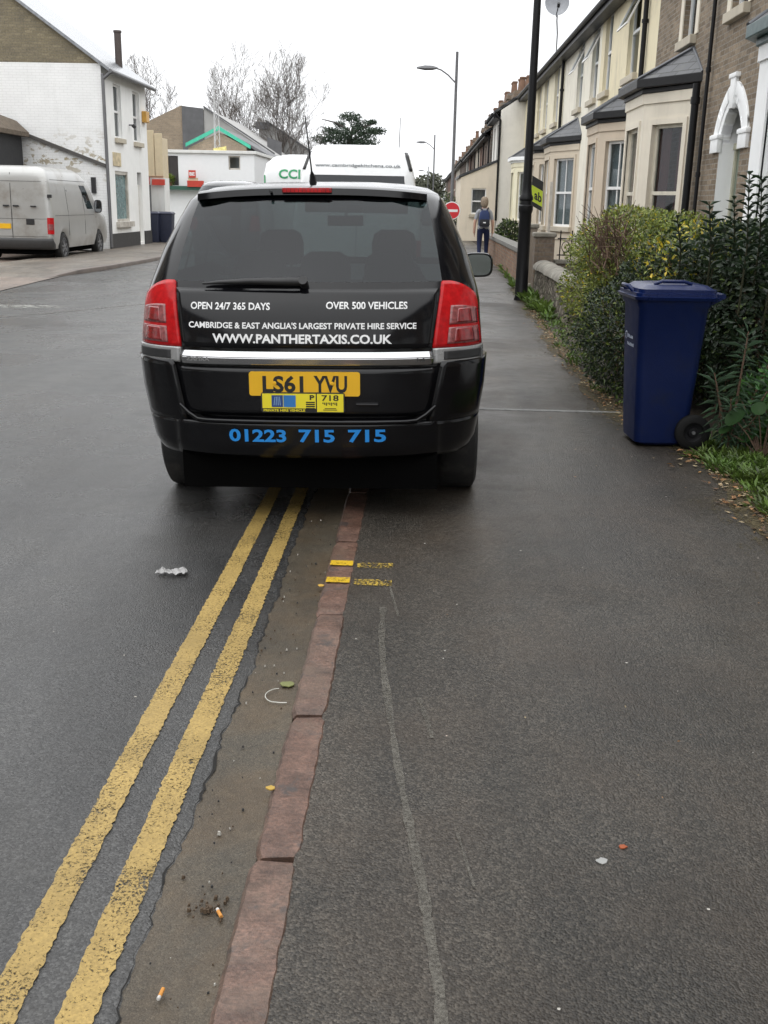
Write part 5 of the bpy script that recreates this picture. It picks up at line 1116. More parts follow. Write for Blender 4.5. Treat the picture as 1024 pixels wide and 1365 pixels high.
b = MB(); b.hexa([tb(-.20, -.28, 0), tb(.06, -.28, 0), tb(.06, .02, 0), tb(-.20, .02, 0), tb(-.20, -.28, .02), tb(.06, -.28, .02), tb(.06, .02, .02), tb(-.20, .02, .02)]); bo = b.build('board_face', plain('lime_board', (.42, .52, .03), .5), LB)
b = MB(); b.hexa([tb(-.20, .022, 0), tb(.06, .022, 0), tb(.06, .2, 0), tb(-.20, .2, 0), tb(-.20, .022, .02), tb(.06, .022, .02), tb(.06, .2, .02), tb(-.20, .2, .02)]); b.build('top_panel', M_ink, LB)
b = MB(); b.hexa([tb(-.20, -.37, 0), tb(.06, -.37, 0), tb(.06, -.282, 0), tb(-.20, -.282, 0), tb(-.20, -.37, .02), tb(.06, -.37, .02), tb(.06, -.282, .02), tb(-.20, -.282, .02)]); b.build('bottom_panel', M_ink, LB)
m_ = MB(); text_fit(m_, 'ab', -.13, .04, -.22, -.04, lambda u, v: tb(u, v, -.003), .03); m_.build('lettering', M_ink, bo, recalc=False)

# ------------------------------------------------------------------ blue wheelie bin
M_bin = plain('navy_plastic', (.003, .010, .055), .5, var=.12, bump=.12, bscale=120, spec=.22, dirt=(.007, .012, .04), dscale=6); M_lid = plain('navy_lid', (.004, .012, .066), .3, var=.1, bump=.06, bscale=100, spec=.35)
BN = thing('wheelie_bin', (1.615, 6.92, 0), 'dark blue wheelie bin with its lid shut, standing at the pavement edge by the hedge', 'bin', rot=(0, 0, R(3)))
# local: front faces -x, side towards the camera -y
b = MB(); rg = []
for z, fx, bx_, hy in ((.015, -.165, .12, .175), (.03, -.185, .135, .19), (.10, -.192, .160, .197), (.5, -.215, .185, .213), (.90, -.238, .208, .228), (.93, -.255, .226, .245), (.965, -.257, .228, .247), (.97, -.24, .21, .23)):
    cx, hx = (fx+bx_)/2, (bx_-fx)/2; rg.append([(cx+a, c, z) for a, c in rounded_rect(hx, hy, .055, 6)])
b.loft(rg); bo = b.build('body', M_bin, BN, smooth=35)
b = MB()
for y_ in (-.08, .08): b.box(-.235, -.205, y_-.012, y_+.012, .15, .60)
rg = []
b2 = MB()
for z, fx, bx_, hy in ((.955, -.275, .252, .262), (.975, -.285, .257, .27), (.978, -.27, .25, .262), (.998, -.272, .25, .262), (1.0, -.255, .242, .25), (1.022, -.255, .242, .25), (1.026, -.225, .225, .225), (1.045, -.20, .195, .20), (1.055, -.1, .1, .1)):
    cx, hx = (fx+bx_)/2, (bx_-fx)/2; rg.append([(cx+a, c, z+.012*(a/hx+0)*0) for a, c in rounded_rect(hx, hy, .05, 6)])
b2.loft(rg); lo = b2.build('lid', M_lid, BN, smooth=30)
g = MB(); g.tube([(-.26, -.09, 1.0), (-.285, -.085, 1.03), (-.285, .085, 1.03), (-.26, .09, 1.0)], .013, 8); g.tube([(-.15, -.17, 1.05), (-.10, -.17, 1.068), (.04, -.17, 1.068), (.09, -.17, 1.052)], .011, 8); g.build('lid_grip', M_lid, lo, smooth=60)
g = MB(); g.tube([(.275, -.24, .985), (.275, .24, .985)], .018, 10)
for y_ in (-.22, -.07, .07, .22): g.hexa([(.21, y_-.018, .93), (.28, y_-.018, .97), (.28, y_+.018, .97), (.21, y_+.018, .93), (.21, y_-.018, .99), (.28, y_-.018, 1.0), (.28, y_+.018, 1.0), (.21, y_+.018, .99)])
g.build('handle', M_bin, BN, smooth=40)
g = MB(); g.tube([(.17, -.27, .115), (.17, .27, .115)], .012, 8); g.build('axle', M_steel, BN)
for y_ in (-1, 1):
    g = MB(); f = lambda a, c, h, y_=y_: (.17+a, y_*(.24+h), .115+c); g.lathe([(.062, -.025), (.10, -.025), (.115, -.015), (.115, .015), (.10, .025), (.066, .025), (.062, .01)], 28, f, cap=False); w_ = g.build('wheel', plain('bin_tyre', (.008, .008, .008), .7, spec=.2), BN, smooth=40)
    g = MB(); g.lathe([(.063, -.02), (.063, .012), (.055, .008), (.035, .004), (.03, .018), (.001, .02)], 20, f, cap=False); g.build('hub', plain('bin_hub', (.007, .007, .008), .6, spec=.2), w_, smooth=40)
# faint white printed mark on the front panel
def bf(u, v): return (-.2405+.052*(.9-v)+.0-.0006, u, v)
g = MB(); M_print = plain('bin_print', (.45, .5, .6), .6)
for k in range(18):
    a0, a1 = 2*math.pi*k/18, 2*math.pi*(k+1)/18
    if 13 <= k <= 15: continue
    g.quad(*[(bf(.10-.028*math.cos(a)*s_, .70+.028*math.sin(a)*s_)) for a, s_ in ((a0, 1), (a1, 1), (a1, .7), (a0, .7))])
q = random.Random(6)
for row, (v0, n_, x0_) in enumerate(((.69, 7, .06), (.64, 9, .07))):
    for i in range(n_):
        u = x0_-i*.019; h_ = q.uniform(.012, .026); g.quad(bf(u, v0), bf(u-.011, v0), bf(u-.011, v0+h_), bf(u, v0+h_))
g.build('printed_mark', M_print, BN, recalc=False)

# ------------------------------------------------------------------ garden walls
ns = N('rubble_stone'); p = ns.pos(); v = ns.voro(ns.scalev(p, (1, 1, 1.6)), 5.5); dd = ns.voro(ns.scalev(p, (1, 1, 1.6)), 5.5, 'DISTANCE_TO_EDGE')
sc_ = ns.new('ShaderNodeSeparateColor'); ns.put(sc_.inputs[0], v.outputs['Color'])
c = ns.ramp(sc_.outputs[0], [(0, (.10, .085, .065)), (.5, (.17, .145, .115)), (1, (.23, .20, .16))]); c = ns.mix(ns.ramp(dd.outputs['Distance'], [(.02, 1.), (.08, 0.)]), c, (.075, .065, .05)); c = ns.mix(1, c, ns.ramp(ns.noise(p, 14, 6, .7), [(.3, .6), (.7, 1.3)]), 'MULTIPLY')
c = ns.mix(ns.ramp(ns.noise(p, 2.2, 6, .7), [(.52, 0.), (.7, .6)]), c, (.07, .085, .035))
M_rub = ns.bsdf(c, .85, 0, ns.bump(ns.math('ADD', ns.noise(p, 22, 5, .7), ns.math('MULTIPLY', dd.outputs['Distance'], 4)), .8, .02), .3)
M_cop = plain('lichened_coping', (.20, .185, .155), .85, var=.35, scale=7, bump=.7, bscale=18, dirt=(.33, .32, .27), dscale=4)
SW = thing('stone_wall', (1.98, 13.9, 0), 'low rough stone garden wall with a rounded lichened top, before the hedge', 'wall')
b = MB(); n = 24; q = random.Random(8); rg = []
for i in range(n+1):
    y_ = 4.5*i/n; j = lambda s_=.012: q.uniform(-s_, s_); rg.append([(-.04+j(), y_, -.05), (-.03+j(), y_, .25), (-.02+j(), y_, .50), (.24+j(), y_, .50), (.25+j(), y_, .25), (.26, y_, -.05)])
b.loft(rg); b.build('wall', M_rub, SW, smooth=30)
b = MB(); rg = []
for i in range(n+1):
    y_ = 4.54*i/n-.02; k = 1+q.uniform(-.10, .10); rg.append([(.11+.18*k*math.cos(a), y_, .50+.135*k*max(0, math.sin(a))) for a in [math.pi*t_/10 for t_ in range(11)]])
b.loft(rg); b.build('coping', M_cop, SW, smooth=50)
M_gbrick = brick_mat('garden_brick', 'YZX', (.22, .12, .075), (.30, .19, .12), (.2, .18, .15)); M_gbrickx = brick_mat('garden_brick_end', 'XZY', (.17, .13, .10), (.22, .17, .12), (.17, .15, .13))
BW = thing('brick_wall', (1.95, 21.3, 0), 'low orange-brown brick garden wall with grey slab coping, left of the black column', 'wall')
b = MB(); b.box(0, .23, 0, 12, -.05, .62); b.build('wall', M_gbrick, BW); b = MB(); b.box(-.04, .27, -.04, 12.04, .622, .72); b.build('coping', plain('slab_coping', (.17, .165, .15), .8, bump=.3), BW, bevel=.012)
GP = thing('gate_pillar', (2.02, 20.6, 0), 'tall plain grey rendered gate pillar at the end of the orange brick wall', 'pillar')
b = MB(); b.box(-.16, .16, -.16, .16, -.05, 1.12); b.build('shaft', render_mat('pillar_render', (.24, .20, .16), amt=.6), GP, bevel=.015); b = MB(); b.box(-.19, .19, -.19, .19, 1.122, 1.2); b.build('cap', M_cop, GP, bevel=.02)
b = MB(); b.box(-.2, .2, -.2, .2, -.05, .1); b.build('base', M_cop, GP, bevel=.02)
GP2 = thing('gate_pillar', (2.15, 19.0, 0), 'square brown brick gate pillar right of the black column', 'pillar')
b = MB(); b.box(-.17, .17, -.17, .17, -.05, 1.0); b.build('shaft', M_gbrickx, GP2); b = MB(); b.box(-.2, .2, -.2, .2, 1.002, 1.08); b.build('cap', M_cop, GP2, bevel=.02)
DW = thing('dividing_wall', (2.34, 19.0, 0), 'low brown wall running back to the house with an iron scroll railing on top', 'wall')
b = MB(); b.box(0, 1.9, -.1, .1, -.05, .55); b.build('wall', M_gbrickx, DW); b = MB(); b.box(-.0, 1.9, -.13, .13, .552, .62); b.build('coping', M_cop, DW, bevel=.01)
b = MB()
for k in range(9): b.tube([(.1+.2*k, 0, .62), (.1+.2*k, 0, 1.12)], .011, 5)
b.tube([(.05, 0, .98), (1.85, 0, .98)], .012, 5); b.tube([(.05, 0, .70), (1.85, 0, .70)], .012, 5)
for k in range(8):
    b.tube([(.2+.2*k+.07*math.cos(a), 0, .84+.09*math.sin(a)) for a in [2*math.pi*t_/14 for t_ in range(15)]], .009, 4)
b.build('railing', M_post, DW)

# ------------------------------------------------------------------ the walker
PE = thing('person', (1.64, 29.0, 0), 'person in a grey T-shirt and blue jeans walking away along the pavement', 'person')
M_skin = plain('skin', (.50, .30, .22), .6, var=.05); M_hair = plain('sandy_hair', (.22, .17, .12), .7, var=.3, scale=40); M_shirt = plain('grey_shirt', (.30, .31, .33), .9, bump=.2); M_jean = plain('blue_jeans', (.008, .014, .05), .9, var=.2, bump=.2); M_pack = plain('blue_pack', (.012, .028, .10), .7); M_pblk = plain('pack_black', (.012, .013, .018), .7); M_shoe = plain('dark_shoe', (.03, .03, .03), .6)
def skinned(name, pts, edges, rad, mat, parent, lev=2, root=0):
    me = bpy.data.meshes.new(name); me.from_pydata(pts, edges, []); o = bpy.data.objects.new(name, me); COL.objects.link(o)
    m = o.modifiers.new('s', 'SKIN'); sd = o.modifiers.new('u', 'SUBSURF'); sd.levels = lev; sd.render_levels = lev
    lay = me.skin_vertices[0].data
    for i, rr in enumerate(rad): lay[i].radius = rr if hasattr(rr, '__len__') else (rr, rr)
    lay[root].use_root = True
    dg = bpy.context.evaluated_depsgraph_get(); dg.update(); nm = bpy.data.meshes.new_from_object(o.evaluated_get(dg)); bpy.data.objects.remove(o); bpy.data.meshes.remove(me)
    nm.materials.clear()
    for x in (mat if isinstance(mat, list) else [mat]): nm.materials.append(x)
    nm.polygons.foreach_set('use_smooth', [True]*len(nm.polygons)); r_ = bpy.data.objects.new(name, nm); COL.objects.link(r_); r_.parent = parent; return r_
pts = [(0, 0, .93), (0, .0, 1.12), (0, .01, 1.30), (0, .0, 1.40), (0, .01, 1.47), (0, .02, 1.54), (0, .02, 1.63),           # 0-6 spine, neck, head
       (.17, 0, 1.36), (.235, -.02, 1.10), (.25, .06, .86), (.25, .08, .79),                                                # right arm
       (-.17, 0, 1.36), (-.235, -.01, 1.10), (-.245, .02, .86), (-.245, .04, .79),
       (.095, 0, .88), (.10, .10, .50), (.10, .08, .09), (.10, .20, .045), (-.095, 0, .88), (-.10, -.02, .49), (-.10, -.20, .12), (-.10, -.09, .05)]
ed = [(0, 1), (1, 2), (2, 3), (3, 4), (4, 5), (5, 6), (3, 7), (7, 8), (8, 9), (9, 10), (3, 11), (11, 12), (12, 13), (13, 14), (0, 15), (15, 16), (16, 17), (17, 18), (0, 19), (19, 20), (20, 21), (21, 22)]
rad = [(.15, .10), (.15, .105), (.175, .11), (.12, .085), .055, .075, .085, .062, .045, .034, .036, .062, .045, .034, .036, .095, .066, .045, .035, .095, .066, .045, .035]
bd = skinned('body', pts, ed, rad, [M_skin], PE)
mats = [M_skin, M_shirt, M_jean, M_shoe]; bd.data.materials.clear()
for x in mats: bd.data.materials.append(x)
for pl in bd.data.polygons:
    c = pl.center; pl.material_index = 0
    if c.z < .10: pl.material_index = 3
    elif c.z < .92 and abs(c.x) < .19: pl.material_index = 2
    elif .92 <= c.z < 1.44 and (abs(c.x) < .19 or c.z > 1.16): pl.material_index = 1
b = MB(); rg = []
for z, k in ((1.485, .75), (1.52, 1.02), (1.56, 1.14), (1.63, 1.18), (1.70, 1.02), (1.75, .55)): rg.append([(.088*k*math.cos(a), -.005+.098*k*math.sin(a), z+.02*math.sin(a)*(1 if z < 1.6 else 0)) for a in [2*math.pi*t_/16 for t_ in range(16)]])
b.loft(rg); b.build('hair', M_hair, bd, smooth=60)
for sx in (-1, 1): b = MB(); b.lathe([(.001, -.01), (.02, -.01), (.026, 0), (.02, .012), (.001, .012)], 10, lambda a, c, h, sx=sx: (sx*(.092+h), .02+a*.7, 1.60+c*1.3), cap=False); b.build('ear', M_skin, bd, smooth=60)
for sx in (-1, 1):                                     # curled fingers and thumb at the end of each arm
    b = MB(); x0_, y0_ = (.25, .08) if sx > 0 else (-.245, .04)
    for k in range(4): yy_ = y0_+.028-.019*k; b.tube([(x0_, yy_, .785), (x0_-.004*sx, yy_+.004, .735+.004*(k == 0)+.012*(k == 3)), (x0_-.02*sx, yy_+.008, .70+.012*(k == 3))], [.0095, .009, .007], 6)
    b.tube([(x0_-.01*sx, y0_+.04, .80), (x0_-.012*sx, y0_+.056, .765), (x0_-.014*sx, y0_+.055, .74)], [.011, .010, .008], 6); b.build('fingers', M_skin, bd, smooth=60)
BP = thing('backpack', (1.64, 28.87, 0), 'blue backpack with a black lower pocket worn by the walker', 'backpack')
b = MB(); rg = []
for z, k, d in ((.98, .8, .8), (1.02, 1, 1), (1.20, 1, 1), (1.34, .85, .85), (1.40, .5, .6)): rg.append([(a*k, -.075+c*d, z) for a, c in rounded_rect(.145, .085, .05)])
b.loft(rg); b.build('bag', M_pack, BP, smooth=50)
b = MB(); rg = []
for z, k in ((.99, .85), (1.02, 1), (1.14, 1), (1.17, .85)): rg.append([(a*k, -.165+c*k, z) for a, c in rounded_rect(.13, .03, .025)])
b.loft(rg); b.build('pocket', M_pblk, BP, smooth=50); b = MB(); b.box(-.035, .035, -.199, -.196, 1.07, 1.10); b.build('patch', M_letter, BP)
for sx in (-1, 1): b = MB(); b.tube([(sx*.03, -.10, 1.30), (sx*.075, -.02, 1.42), (sx*.10, .08, 1.455), (sx*.13, .19, 1.40), (sx*.13, .22, 1.2), (sx*.15, .10, 1.02)], [.02, .024, .024, .022, .02, .016], 6); b.build('strap', M_pblk, BP, smooth=60)
# ------------------------------------------------------------------ hedge and plants
L_lime = leaf_mat('leaf_lime', (.185, .22, .036), .45); L_mid = leaf_mat('leaf_mid_green', (.072, .105, .025), .5); L_dark = leaf_mat('leaf_dark_green', (.018, .031, .014), .5, .4, .45); L_gold = leaf_mat('leaf_gold', (.50, .38, .03), .4); L_priv = leaf_mat('leaf_privet', (.024, .042, .020), .4, .35, .45)
L_grass = leaf_mat('leaf_grass', (.10, .16, .03), .45); L_blue = leaf_mat('leaf_spurge', (.065, .115, .065), .4); L_broad = leaf_mat('leaf_broad', (.022, .06, .014), .3, .6, .2); L_dead = leaf_mat('leaf_dead', (.28, .15, .06), .5, .7); M_stem = plain('shrub_stem', (.12, .075, .05), .85, var=.3)
def bush(name, label, cat, blobs, n, sizes, mats, pick, seed, stems=30, core=.75, twig_patch=None):
    """blobs: (centre, radii, power); leaves spread through a shell, several deep"""
    c0 = Vector(blobs[0][0]); t = thing(name, (c0.x, c0.y, 0), label, cat); q = random.Random(seed); b = MB(); tot = sum(r_[0]*r_[1]+r_[1]*r_[2]+r_[0]*r_[2] for _, r_, _ in blobs)
    for c, r_, pw in blobs:
        c = Vector(c); k = int(n*(r_[0]*r_[1]+r_[1]*r_[2]+r_[0]*r_[2])/tot)
        for i in range(k):
            d = rvec(q); s_ = (abs(d.x)**pw+abs(d.y)**pw+abs(d.z)**pw)**(-1/pw); f = 1-.38*q.random()**1.8+.05*math.sin(d.x*9+seed)*math.sin(d.y*8)+.05*math.sin(d.z*11+d.x*5)
            p_ = Vector((c.x+d.x*s_*r_[0]*f, c.y+d.y*s_*r_[1]*f, c.z+d.z*s_*r_[2]*f))
            if p_.z < .01: continue
            out = Vector((d.x/r_[0], d.y/r_[1], d.z/r_[2])).normalized(); dr = (out*.55+rvec(q)*.85+Vector((0, 0, .25))).normalized(); L_ = q.uniform(*sizes)
            add_leaf(b, p_-Vector((c0.x, c0.y, 0)), dr, out, L_, L_*q.uniform(.42, .62), pick(p_, q), .18)
    b.build('foliage', mats, t, recalc=False)
    st_ = MB()
    for i in range(stems):
        c, r_, pw = blobs[i % len(blobs)]; bx_, by_ = c[0]-c0.x+q.uniform(-.3, .3)*r_[0], c[1]-c0.y+q.uniform(-.3, .3)*r_[1]; d = rvec(q); e = Vector((c[0]-c0.x+d.x*r_[0]*.9, c[1]-c0.y+d.y*r_[1]*.9, c[2]+abs(d.z)*r_[2]*.9)); m1 = Vector((bx_, by_, 0)).lerp(e, .5)+rvec(q)*.08
        st_.tube([(bx_, by_, 0), m1, e], [.014, .009, .004], 4)
    if twig_patch:
        for i in range(twig_patch[2]):
            s0 = Vector(twig_patch[0])+Vector([q.uniform(-1, 1)*a for a in twig_patch[1]]); st_.tube([s0-Vector((c0.x, c0.y, 0)), s0-Vector((c0.x, c0.y, 0))+Vector((q.uniform(-.1, .05), q.uniform(-.15, .1), q.uniform(.05, .2))), s0-Vector((c0.x, c0.y, 0))+Vector((q.uniform(-.22, .08), q.uniform(-.25, .1), q.uniform(.05, .3)))], [.006, .004, .002], 3)
    st_.build('stems', [M_stem], t, recalc=False); return t
def pk(*ws):
    def f(p_, q):
        x = q.random()*sum(ws); a = 0
        for i, w_ in enumerate(ws):
            a += w_
            if x < a: return i
        return 0
    return f
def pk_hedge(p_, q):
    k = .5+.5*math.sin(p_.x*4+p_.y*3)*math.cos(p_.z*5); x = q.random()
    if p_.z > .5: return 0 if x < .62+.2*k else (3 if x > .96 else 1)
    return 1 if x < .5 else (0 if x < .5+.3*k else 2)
HG = [L_lime, L_mid, L_dark, L_gold]
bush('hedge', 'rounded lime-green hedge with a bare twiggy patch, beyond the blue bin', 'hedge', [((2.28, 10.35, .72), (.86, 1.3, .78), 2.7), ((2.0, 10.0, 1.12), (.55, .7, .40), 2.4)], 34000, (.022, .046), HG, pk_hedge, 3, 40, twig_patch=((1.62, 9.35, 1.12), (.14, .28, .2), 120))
bush('dark_shrub', 'dense dark evergreen shrub spilling over the pavement left of the blue bin', 'shrub', [((2.05, 8.75, .50), (.70, .85, .52), 2.5), ((2.15, 8.8, .85), (.55, .65, .35), 2.2)], 26000, (.022, .046), HG, pk(.02, .2, .78, 0), 5, 30)
def pk_gold(p_, q): x = q.random(); return (3 if x < .16 else 0 if x < .42 else 1 if x < .68 else 2) if p_.z > .9 else (2 if x < .75 else 1)
bush('gold_leaf_shrub', 'green shrub flecked with yellow leaves, above and behind the bin lid', 'shrub', [((2.45, 8.55, 1.05), (.72, .70, .36), 2.5), ((2.6, 8.5, .6), (.7, .6, .6), 2.5)], 17000, (.026, .055), HG, pk_gold, 9, 30)
# privet with long upright shoots
pv = bush('privet', 'tall dark privet with upright leafy shoots at the right edge', 'shrub', [((2.72, 7.55, .72), (.68, .62, .66), 2.4), ((2.45, 7.9, 1.05), (.55, .45, .38), 2.2)], 18000, (.03, .065), [L_priv, L_dark, L_mid], pk(.6, .3, .1), 12, 30)
b = MB(); st_ = MB(); q = random.Random(17)
for (x, y_, zt, ln) in ((1.99, 6.75, 1.74, .8), (2.13, 6.95, 1.72, .7), (2.07, 7.3, 1.60, .6), (1.83, 7.0, 1.56, .5), (2.3, 7.2, 1.68, .6), (2.22, 6.9, 1.52, .5), (2.36, 7.0, 1.83, .8), (1.92, 7.25, 1.50, .5), (2.6, 7.4, 1.75, .6), (2.15, 6.7, 1.45, .6), (1.75, 7.5, 1.47, .4), (2.42, 7.3, 1.6, .5)):
    base = Vector((x+.15, y_+.40, zt-ln-.1)); tip = Vector((x, y_, zt)); mid = base.lerp(tip, .5)+Vector((.03, .02, 0)); o0 = Vector((2.72, 7.55, 0)); st_.tube([base-o0, mid-o0, tip-o0], [.008, .006, .003], 5); nl = int(ln*30)
    for i in range(nl):
        t_ = .3+.7*i/nl; p_ = base.lerp(mid, t_*2) if t_ < .5 else mid.lerp(tip, t_*2-1); a = i*1.57+q.uniform(-.3, .3)
        for sg in (0, math.pi):
            d = Vector((math.cos(a+sg), math.sin(a+sg), .75)); add_leaf(b, p_-o0, d, Vector((0, 0, 1)), q.uniform(.075, .115)*(1.15-.4*t_), .036, 0, .2, .25)
b.build('shoot_leaves', L_priv, pv, recalc=False); st_.build('shoots', plain('green_stem', (.05, .05, .025), .8), pv, recalc=False)
# spurge with whorled narrow leaves
SPg = thing('spurge_plant', (2.03, 6.66, 0), 'blue-green plant with narrow radiating leaves right of the bin wheel', 'plant'); b = MB(); st_ = MB(); q = random.Random(23)
for (dx, dy, h, n, Lf) in ((.02, -.02, .78, 75, .15), (-.10, -.04, .52, 50, .13), (.12, -.10, .50, 50, .13), (.15, .05, .62, 50, .13), (-.05, -.13, .38, 40, .11), (.05, -.16, .30, 36, .11)):
    tip = Vector((dx*1.6, dy*1.6, h)); st_.tube([(dx*.3, dy*.3, 0), tip*.55, tip], [.01, .008, .004], 5)
    for i in range(n):
        t_ = .15+.85*(i/n); a = i*2.4; p_ = Vector((dx*.3, dy*.3, 0)).lerp(tip, t_); up = -.3+1.5*t_**4+q.uniform(-.2, .2); add_leaf(b, p_, Vector((math.cos(a), math.sin(a), up+q.uniform(-.15, .15))), Vector((0, 0, 1)), Lf*q.uniform(.55, 1.15)*(1 if t_ < .9 else .8), .013, 0, .15, .25)
b.build('foliage', L_blue, SPg, recalc=False); st_.build('stems', M_stem, SPg)
FG = bush('leafy_plant', 'fresh green leafy clump low at the right edge behind the broad round leaves', 'plant', [((2.42, 6.75, .28), (.30, .28, .30), 2.2)], 1100, (.05, .09), [leaf_mat('leaf_fresh', (.06, .16, .035), .35), L_mid], pk(.85, .15), 55, 8)
BRp = thing('broadleaf_plant', (2.18, 6.45, 0), 'broad round-leaved plant in front of the privet', 'plant'); b = MB(); st_ = MB()
for i in range(16):
    a = q.uniform(0, 6.28); rr = q.uniform(.05, .26); h = q.uniform(.14, .42); c = Vector((math.cos(a)*rr, math.sin(a)*rr, h)); nrm = Vector((math.cos(a)*.5+q.uniform(-.3, .3), math.sin(a)*.5-.5, 1)).normalized(); u_ = nrm.orthogonal().normalized(); v_ = nrm.cross(u_); s_ = q.uniform(.035, .065)
    ring = [c+(u_*math.cos(w_)*1.15+v_*math.sin(w_))*s_+nrm*(.12*s_*math.sin(2*w_+i)) for w_ in [2*math.pi*t_/14 for t_ in range(14)]]; o = len(b.v); b.v.append(tuple(c-nrm*.02)); b.v.extend([tuple(x) for x in ring])
    for k in range(14): b.f.append((o, o+1+k, o+1+(k+1) % 14)); b.mi.append(0)
    st_.tube([(0, 0, 0), c*.5+Vector((0, 0, .02)), c-nrm*.02], [.006, .005, .004], 4)
b.build('leaves', L_broad, BRp, recalc=False, smooth=60); st_.build('stems', M_stem, BRp)
# weeds, grass and fallen leaves along the edge
b = MB(); q = random.Random(31)
def weed(x, y_, n, h, spread, m=0):
    for i in range(n):
        a = q.uniform(0, 6.28); rr = q.random()**.6*spread; add_leaf(b, Vector((x+math.cos(a)*rr, y_+math.sin(a)*rr, -.015+q.uniform(0, .5)*h)), Vector((math.cos(a)*q.uniform(.2, 1), math.sin(a)*q.uniform(.2, 1), q.uniform(.3, 1.1))), Vector((q.uniform(-.3, .3), q.uniform(-.3, .3), 1)), h*q.uniform(.5, 1.1), h*q.uniform(.16, .34), m, .15, .15)
for i in range(230):
    y_ = q.uniform(4.3, 7.0); x = edge_x(y_)+.04+abs(q.gauss(0, .26)); weed(x, y_, 34, q.uniform(.03, .09), .10, 0 if q.random() < .75 else 1)
for i in range(60): y_ = q.uniform(6.0, 6.6); weed(edge_x(y_)+q.uniform(-.04, .3), y_, 30, q.uniform(.03, .08), .08, 0)
for i in range(150):
    y_ = q.uniform(8.2, 22); weed(edge_x(y_)+q.uniform(-.02, .26), y_, 10, q.uniform(.03, .10), .08, 0 if q.random() < .6 else 1)
for i in range(16): weed(q.uniform(1.72, 1.95), q.uniform(14.5, 18.2), 40, q.uniform(.1, .22), .09, 0)
for i in range(30): y_ = q.uniform(20, 34); weed(edge_x(y_)-.05+q.uniform(0, .1), y_, 20, q.uniform(.06, .2), .1, 0)
tag(b.build('weeds', [L_grass, L_mid], recalc=False), kind='stuff')
b = MB()
def fallen(x, y_, s_, m): a = q.uniform(0, 6.28); add_leaf(b, Vector((x, y_, .004+q.uniform(0, .012))), Vector((math.cos(a), math.sin(a), q.uniform(-.05, .25))), Vector((q.uniform(-.3, .3), q.uniform(-.3, .3), 1)), s_, s_*q.uniform(.4, .7), m, q.uniform(-.2, .3))
for i in range(260): y_ = q.uniform(4.6, 6.6); fallen(edge_x(y_)-abs(q.gauss(-.03, .09)), y_, q.uniform(.015, .05), q.choice((0, 0, 1, 2)))
for i in range(1300): y_ = q.uniform(7.2, 16); fallen(edge_x(y_)-abs(q.gauss(0, .09))+.04, y_, q.uniform(.012, .04), q.choice((0, 0, 1, 2)))
for i in range(40): fallen(q.uniform(.0, 1.6), q.uniform(2, 9), q.uniform(.006, .018), q.choice((0, 1)))
tag(b.build('fallen_leaves', [L_dead, leaf_mat('leaf_dead_pale', (.42, .33, .2), .4, .7), leaf_mat('leaf_dead_dark', (.10, .06, .035), .4, .7)], recalc=False), kind='stuff')
# hanging climber behind the second pillar and small garden shrubs by the far houses
for (x, y_, s_, lab) in ((2.75, 34.5, .55, 'small green shrub against the yellow bay base'), (1.15, 52, .9, 'dark green shrub showing between the lamp post and the extension'), (1.4, 60, 1.1, 'far roadside shrub under the far terrace')):
    bush('garden_shrub', lab, 'shrub', [((x, y_, s_), (s_*.7, s_*.8, s_), 2.2)], 1600, (.08, .14), [L_mid, L_dark], pk(.6, .4), int(y_), 8)
# ------------------------------------------------------------------ litter
b = MB(); q = random.Random(41); nx, ny = 16, 8; co = []
for j in range(ny+1):
    for i in range(nx+1):
        u, v = i/nx-.5, j/ny-.5; co.append((u*.125+q.uniform(-.003, .003), v*.055*(1+.5*math.sin(u*9))+.015*math.sin(u*6)+q.uniform(-.003, .003), .008+.016*abs(math.sin(u*13+v*5))*(1-abs(v))+q.uniform(0, .003)))
b.add(co, [(j*(nx+1)+i, j*(nx+1)+i+1, (j+1)*(nx+1)+i+1, (j+1)*(nx+1)+i) for j in range(ny) for i in range(nx)]); o = b.build('crumpled_paper', plain('wet_paper', (.34, .335, .33), .5, var=.2, scale=60), smooth=25, recalc=False); tag(o, 'crumpled wet paper lying on the road left of the yellow lines', 'litter'); o.location = (-1.02, 4.12, RZ+.001); o.rotation_euler = (0, 0, R(-12))
M_filter = plain('filter_tan', (.55, .24, .05), .8); M_ash = plain('butt_paper', (.55, .53, .5), .8)
def butt(x, y_, a, lab):
    t = thing('cigarette_butt', (x, y_, RZ+.018), lab, 'litter', 'cigarette butts', (0, 0, a)); b = MB(); b.tube([(0, -.012, 0), (0, .010, 0)], .0042, 10); b.build('filter', M_filter, t, smooth=40); b = MB(); b.tube([(0, .010, 0), (.001, .017, 0)], .0041, 10); b.tube([(.001, .017, 0), (.001, .018, 0)], .003, 8); b.build('burnt_end', M_ash, t, smooth=40)
butt(-.475, 1.685, R(175), 'orange cigarette butt alone in the gutter near the bottom of the picture'); butt(-.405, 1.93, R(30), 'orange cigarette butt against the kerb beside a dirt clump')
b = MB(); b.tube([(.045*math.cos(a), .05*math.sin(a), .003) for a in [R(100)+R(150)*t_/14 for t_ in range(15)]]+[(.01, -.052, .004), (.03, -.05, .004)], .0015, 6); o = b.build('cable_tie', plain('white_tie', (.55, .55, .5), .5), smooth=60); tag(o, 'thin white cable tie curled in the gutter by the kerb', 'litter'); o.location = (-.415, 3.0, RZ+.012)
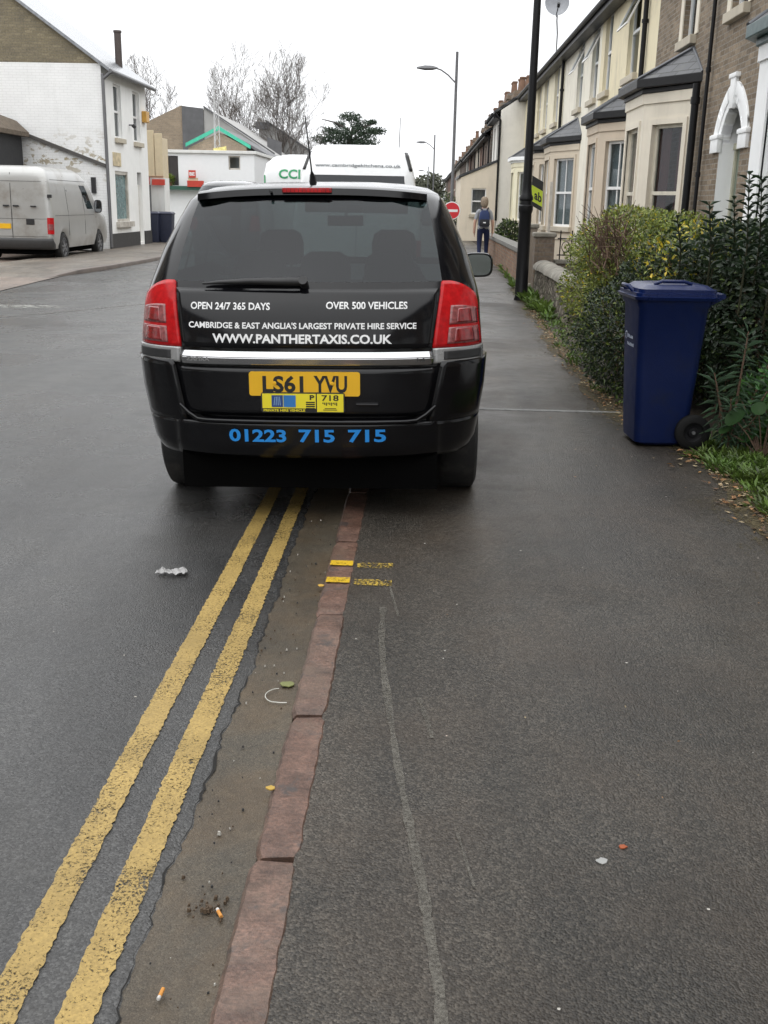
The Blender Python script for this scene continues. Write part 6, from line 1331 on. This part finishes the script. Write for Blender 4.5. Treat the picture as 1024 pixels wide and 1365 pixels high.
def flatbit(name, x, y_, s_, col, lab, cat, z=.004, seed=1, thick=.004):
    q = random.Random(seed); b = MB(); P = [(math.cos(a)*s_*q.uniform(.7, 1.15)*1.2, math.sin(a)*s_*q.uniform(.7, 1.1)) for a in [2*math.pi*k/11 for k in range(11)]]; b.prism(P, lambda u, v, d: (u, v, d), 0, thick); o = b.build(name, plain(name+'_m', col, .7, var=.2), bevel=.001); o.location = (x, y_, z); return tag(o, lab, cat)
flatbit('pebble', .475, 2.16, .013, (.30, .30, .29), 'flat pale grey spot of gum on the right of the pavement', 'gum', .0, 1, .003)
flatbit('red_leaf_scrap', .535, 2.22, .009, (.30, .07, .02), 'small rust-red scrap right of the pale gum spot', 'litter', .0, 2)
flatbit('yellow_leaf', -.36, 2.42, .011, (.42, .27, .05), 'small yellow leaf against the kerb low in the gutter', 'leaf', RZ+.034, 3)
flatbit('yellow_leaf', -.372, 3.96, .013, (.5, .3, .05), 'small yellow leaf by the kerb under the yellow ticks', 'leaf', RZ+.030, 4)
flatbit('green_leaf', -.40, 3.08, .020, (.16, .17, .06), 'dull green leaf beside the cable tie in the gutter', 'leaf', RZ+.014, 5)
b = MB(); q = random.Random(77)
for i in range(110):
    x, y_ = q.uniform(-.53, -.37), q.uniform(1.3, 5); s_ = q.uniform(.001, .0032)*(1 if q.random() < .85 else 1.5); m = q.choice((0, 1, 1, 2, 2)); c = (x, y_, RZ+.012); b.hexa([(c[0]+dx*s_*q.uniform(.6, 1.2), c[1]+dy*s_*q.uniform(.6, 1.2), c[2]+dz*s_) for dx, dy, dz in ((-1, -1, -1), (1, -1, -1), (1, 1, -1), (-1, 1, -1), (-.7, -.7, 1), (.7, -.7, 1), (.7, .7, 1), (-.7, .7, 1))], m)
for i in range(45):
    a = q.uniform(0, 6.28); rr = q.random()**1.3*.055; s_ = q.uniform(.0012, .0042); c = (-.43+math.cos(a)*rr, 1.95+math.sin(a)*rr, RZ+.014); b.hexa([(c[0]+dx*s_*q.uniform(.6, 1.4), c[1]+dy*s_*q.uniform(.6, 1.4), c[2]+dz*s_) for dx, dy, dz in ((-1, -1, -1), (1, -1, -1), (1, 1, -1), (-1, 1, -1), (-.7, -.7, 1), (.7, -.7, 1), (.7, .7, 1), (-.7, .7, 1))], 1)
tag(b.build('grit', [plain('grit_pale', (.4, .38, .34), .8), plain('grit_brown', (.07, .045, .025), .8), plain('grit_dark', (.03, .03, .03), .8)]), kind='stuff')
# a pair of dark bins on the far pavement
b = MB()
WB1 = thing('wheelie_bin', (-9.52, 37.7, .05), 'dark navy bin on the far pavement, left of a pair by the clad shop', 'bin', 'pair of bins on the far pavement')
b = MB(); b.loft([[(a*k, c*k, z) for a, c in rounded_rect(.25, .26, .04)] for z, k in ((0, .75), (.05, .8), (.95, 1), (.96, 1.05))]); b.build('body', plain('far_bin_navy', (.02, .025, .05), .5), WB1, smooth=35); b = MB(); b.loft([[(a*k, c*k, z) for a, c in rounded_rect(.27, .28, .04)] for z, k in ((.962, 1), (1.0, 1), (1.05, .8))]); b.build('lid', plain('far_bin_lid', (.025, .03, .06), .4), WB1, smooth=35)
WB2 = copy_tree(WB1); WB2.location = (-9.1, 37.9, .05); WB2['label'] = 'dark navy bin on the far pavement, right of a pair by the clad shop'
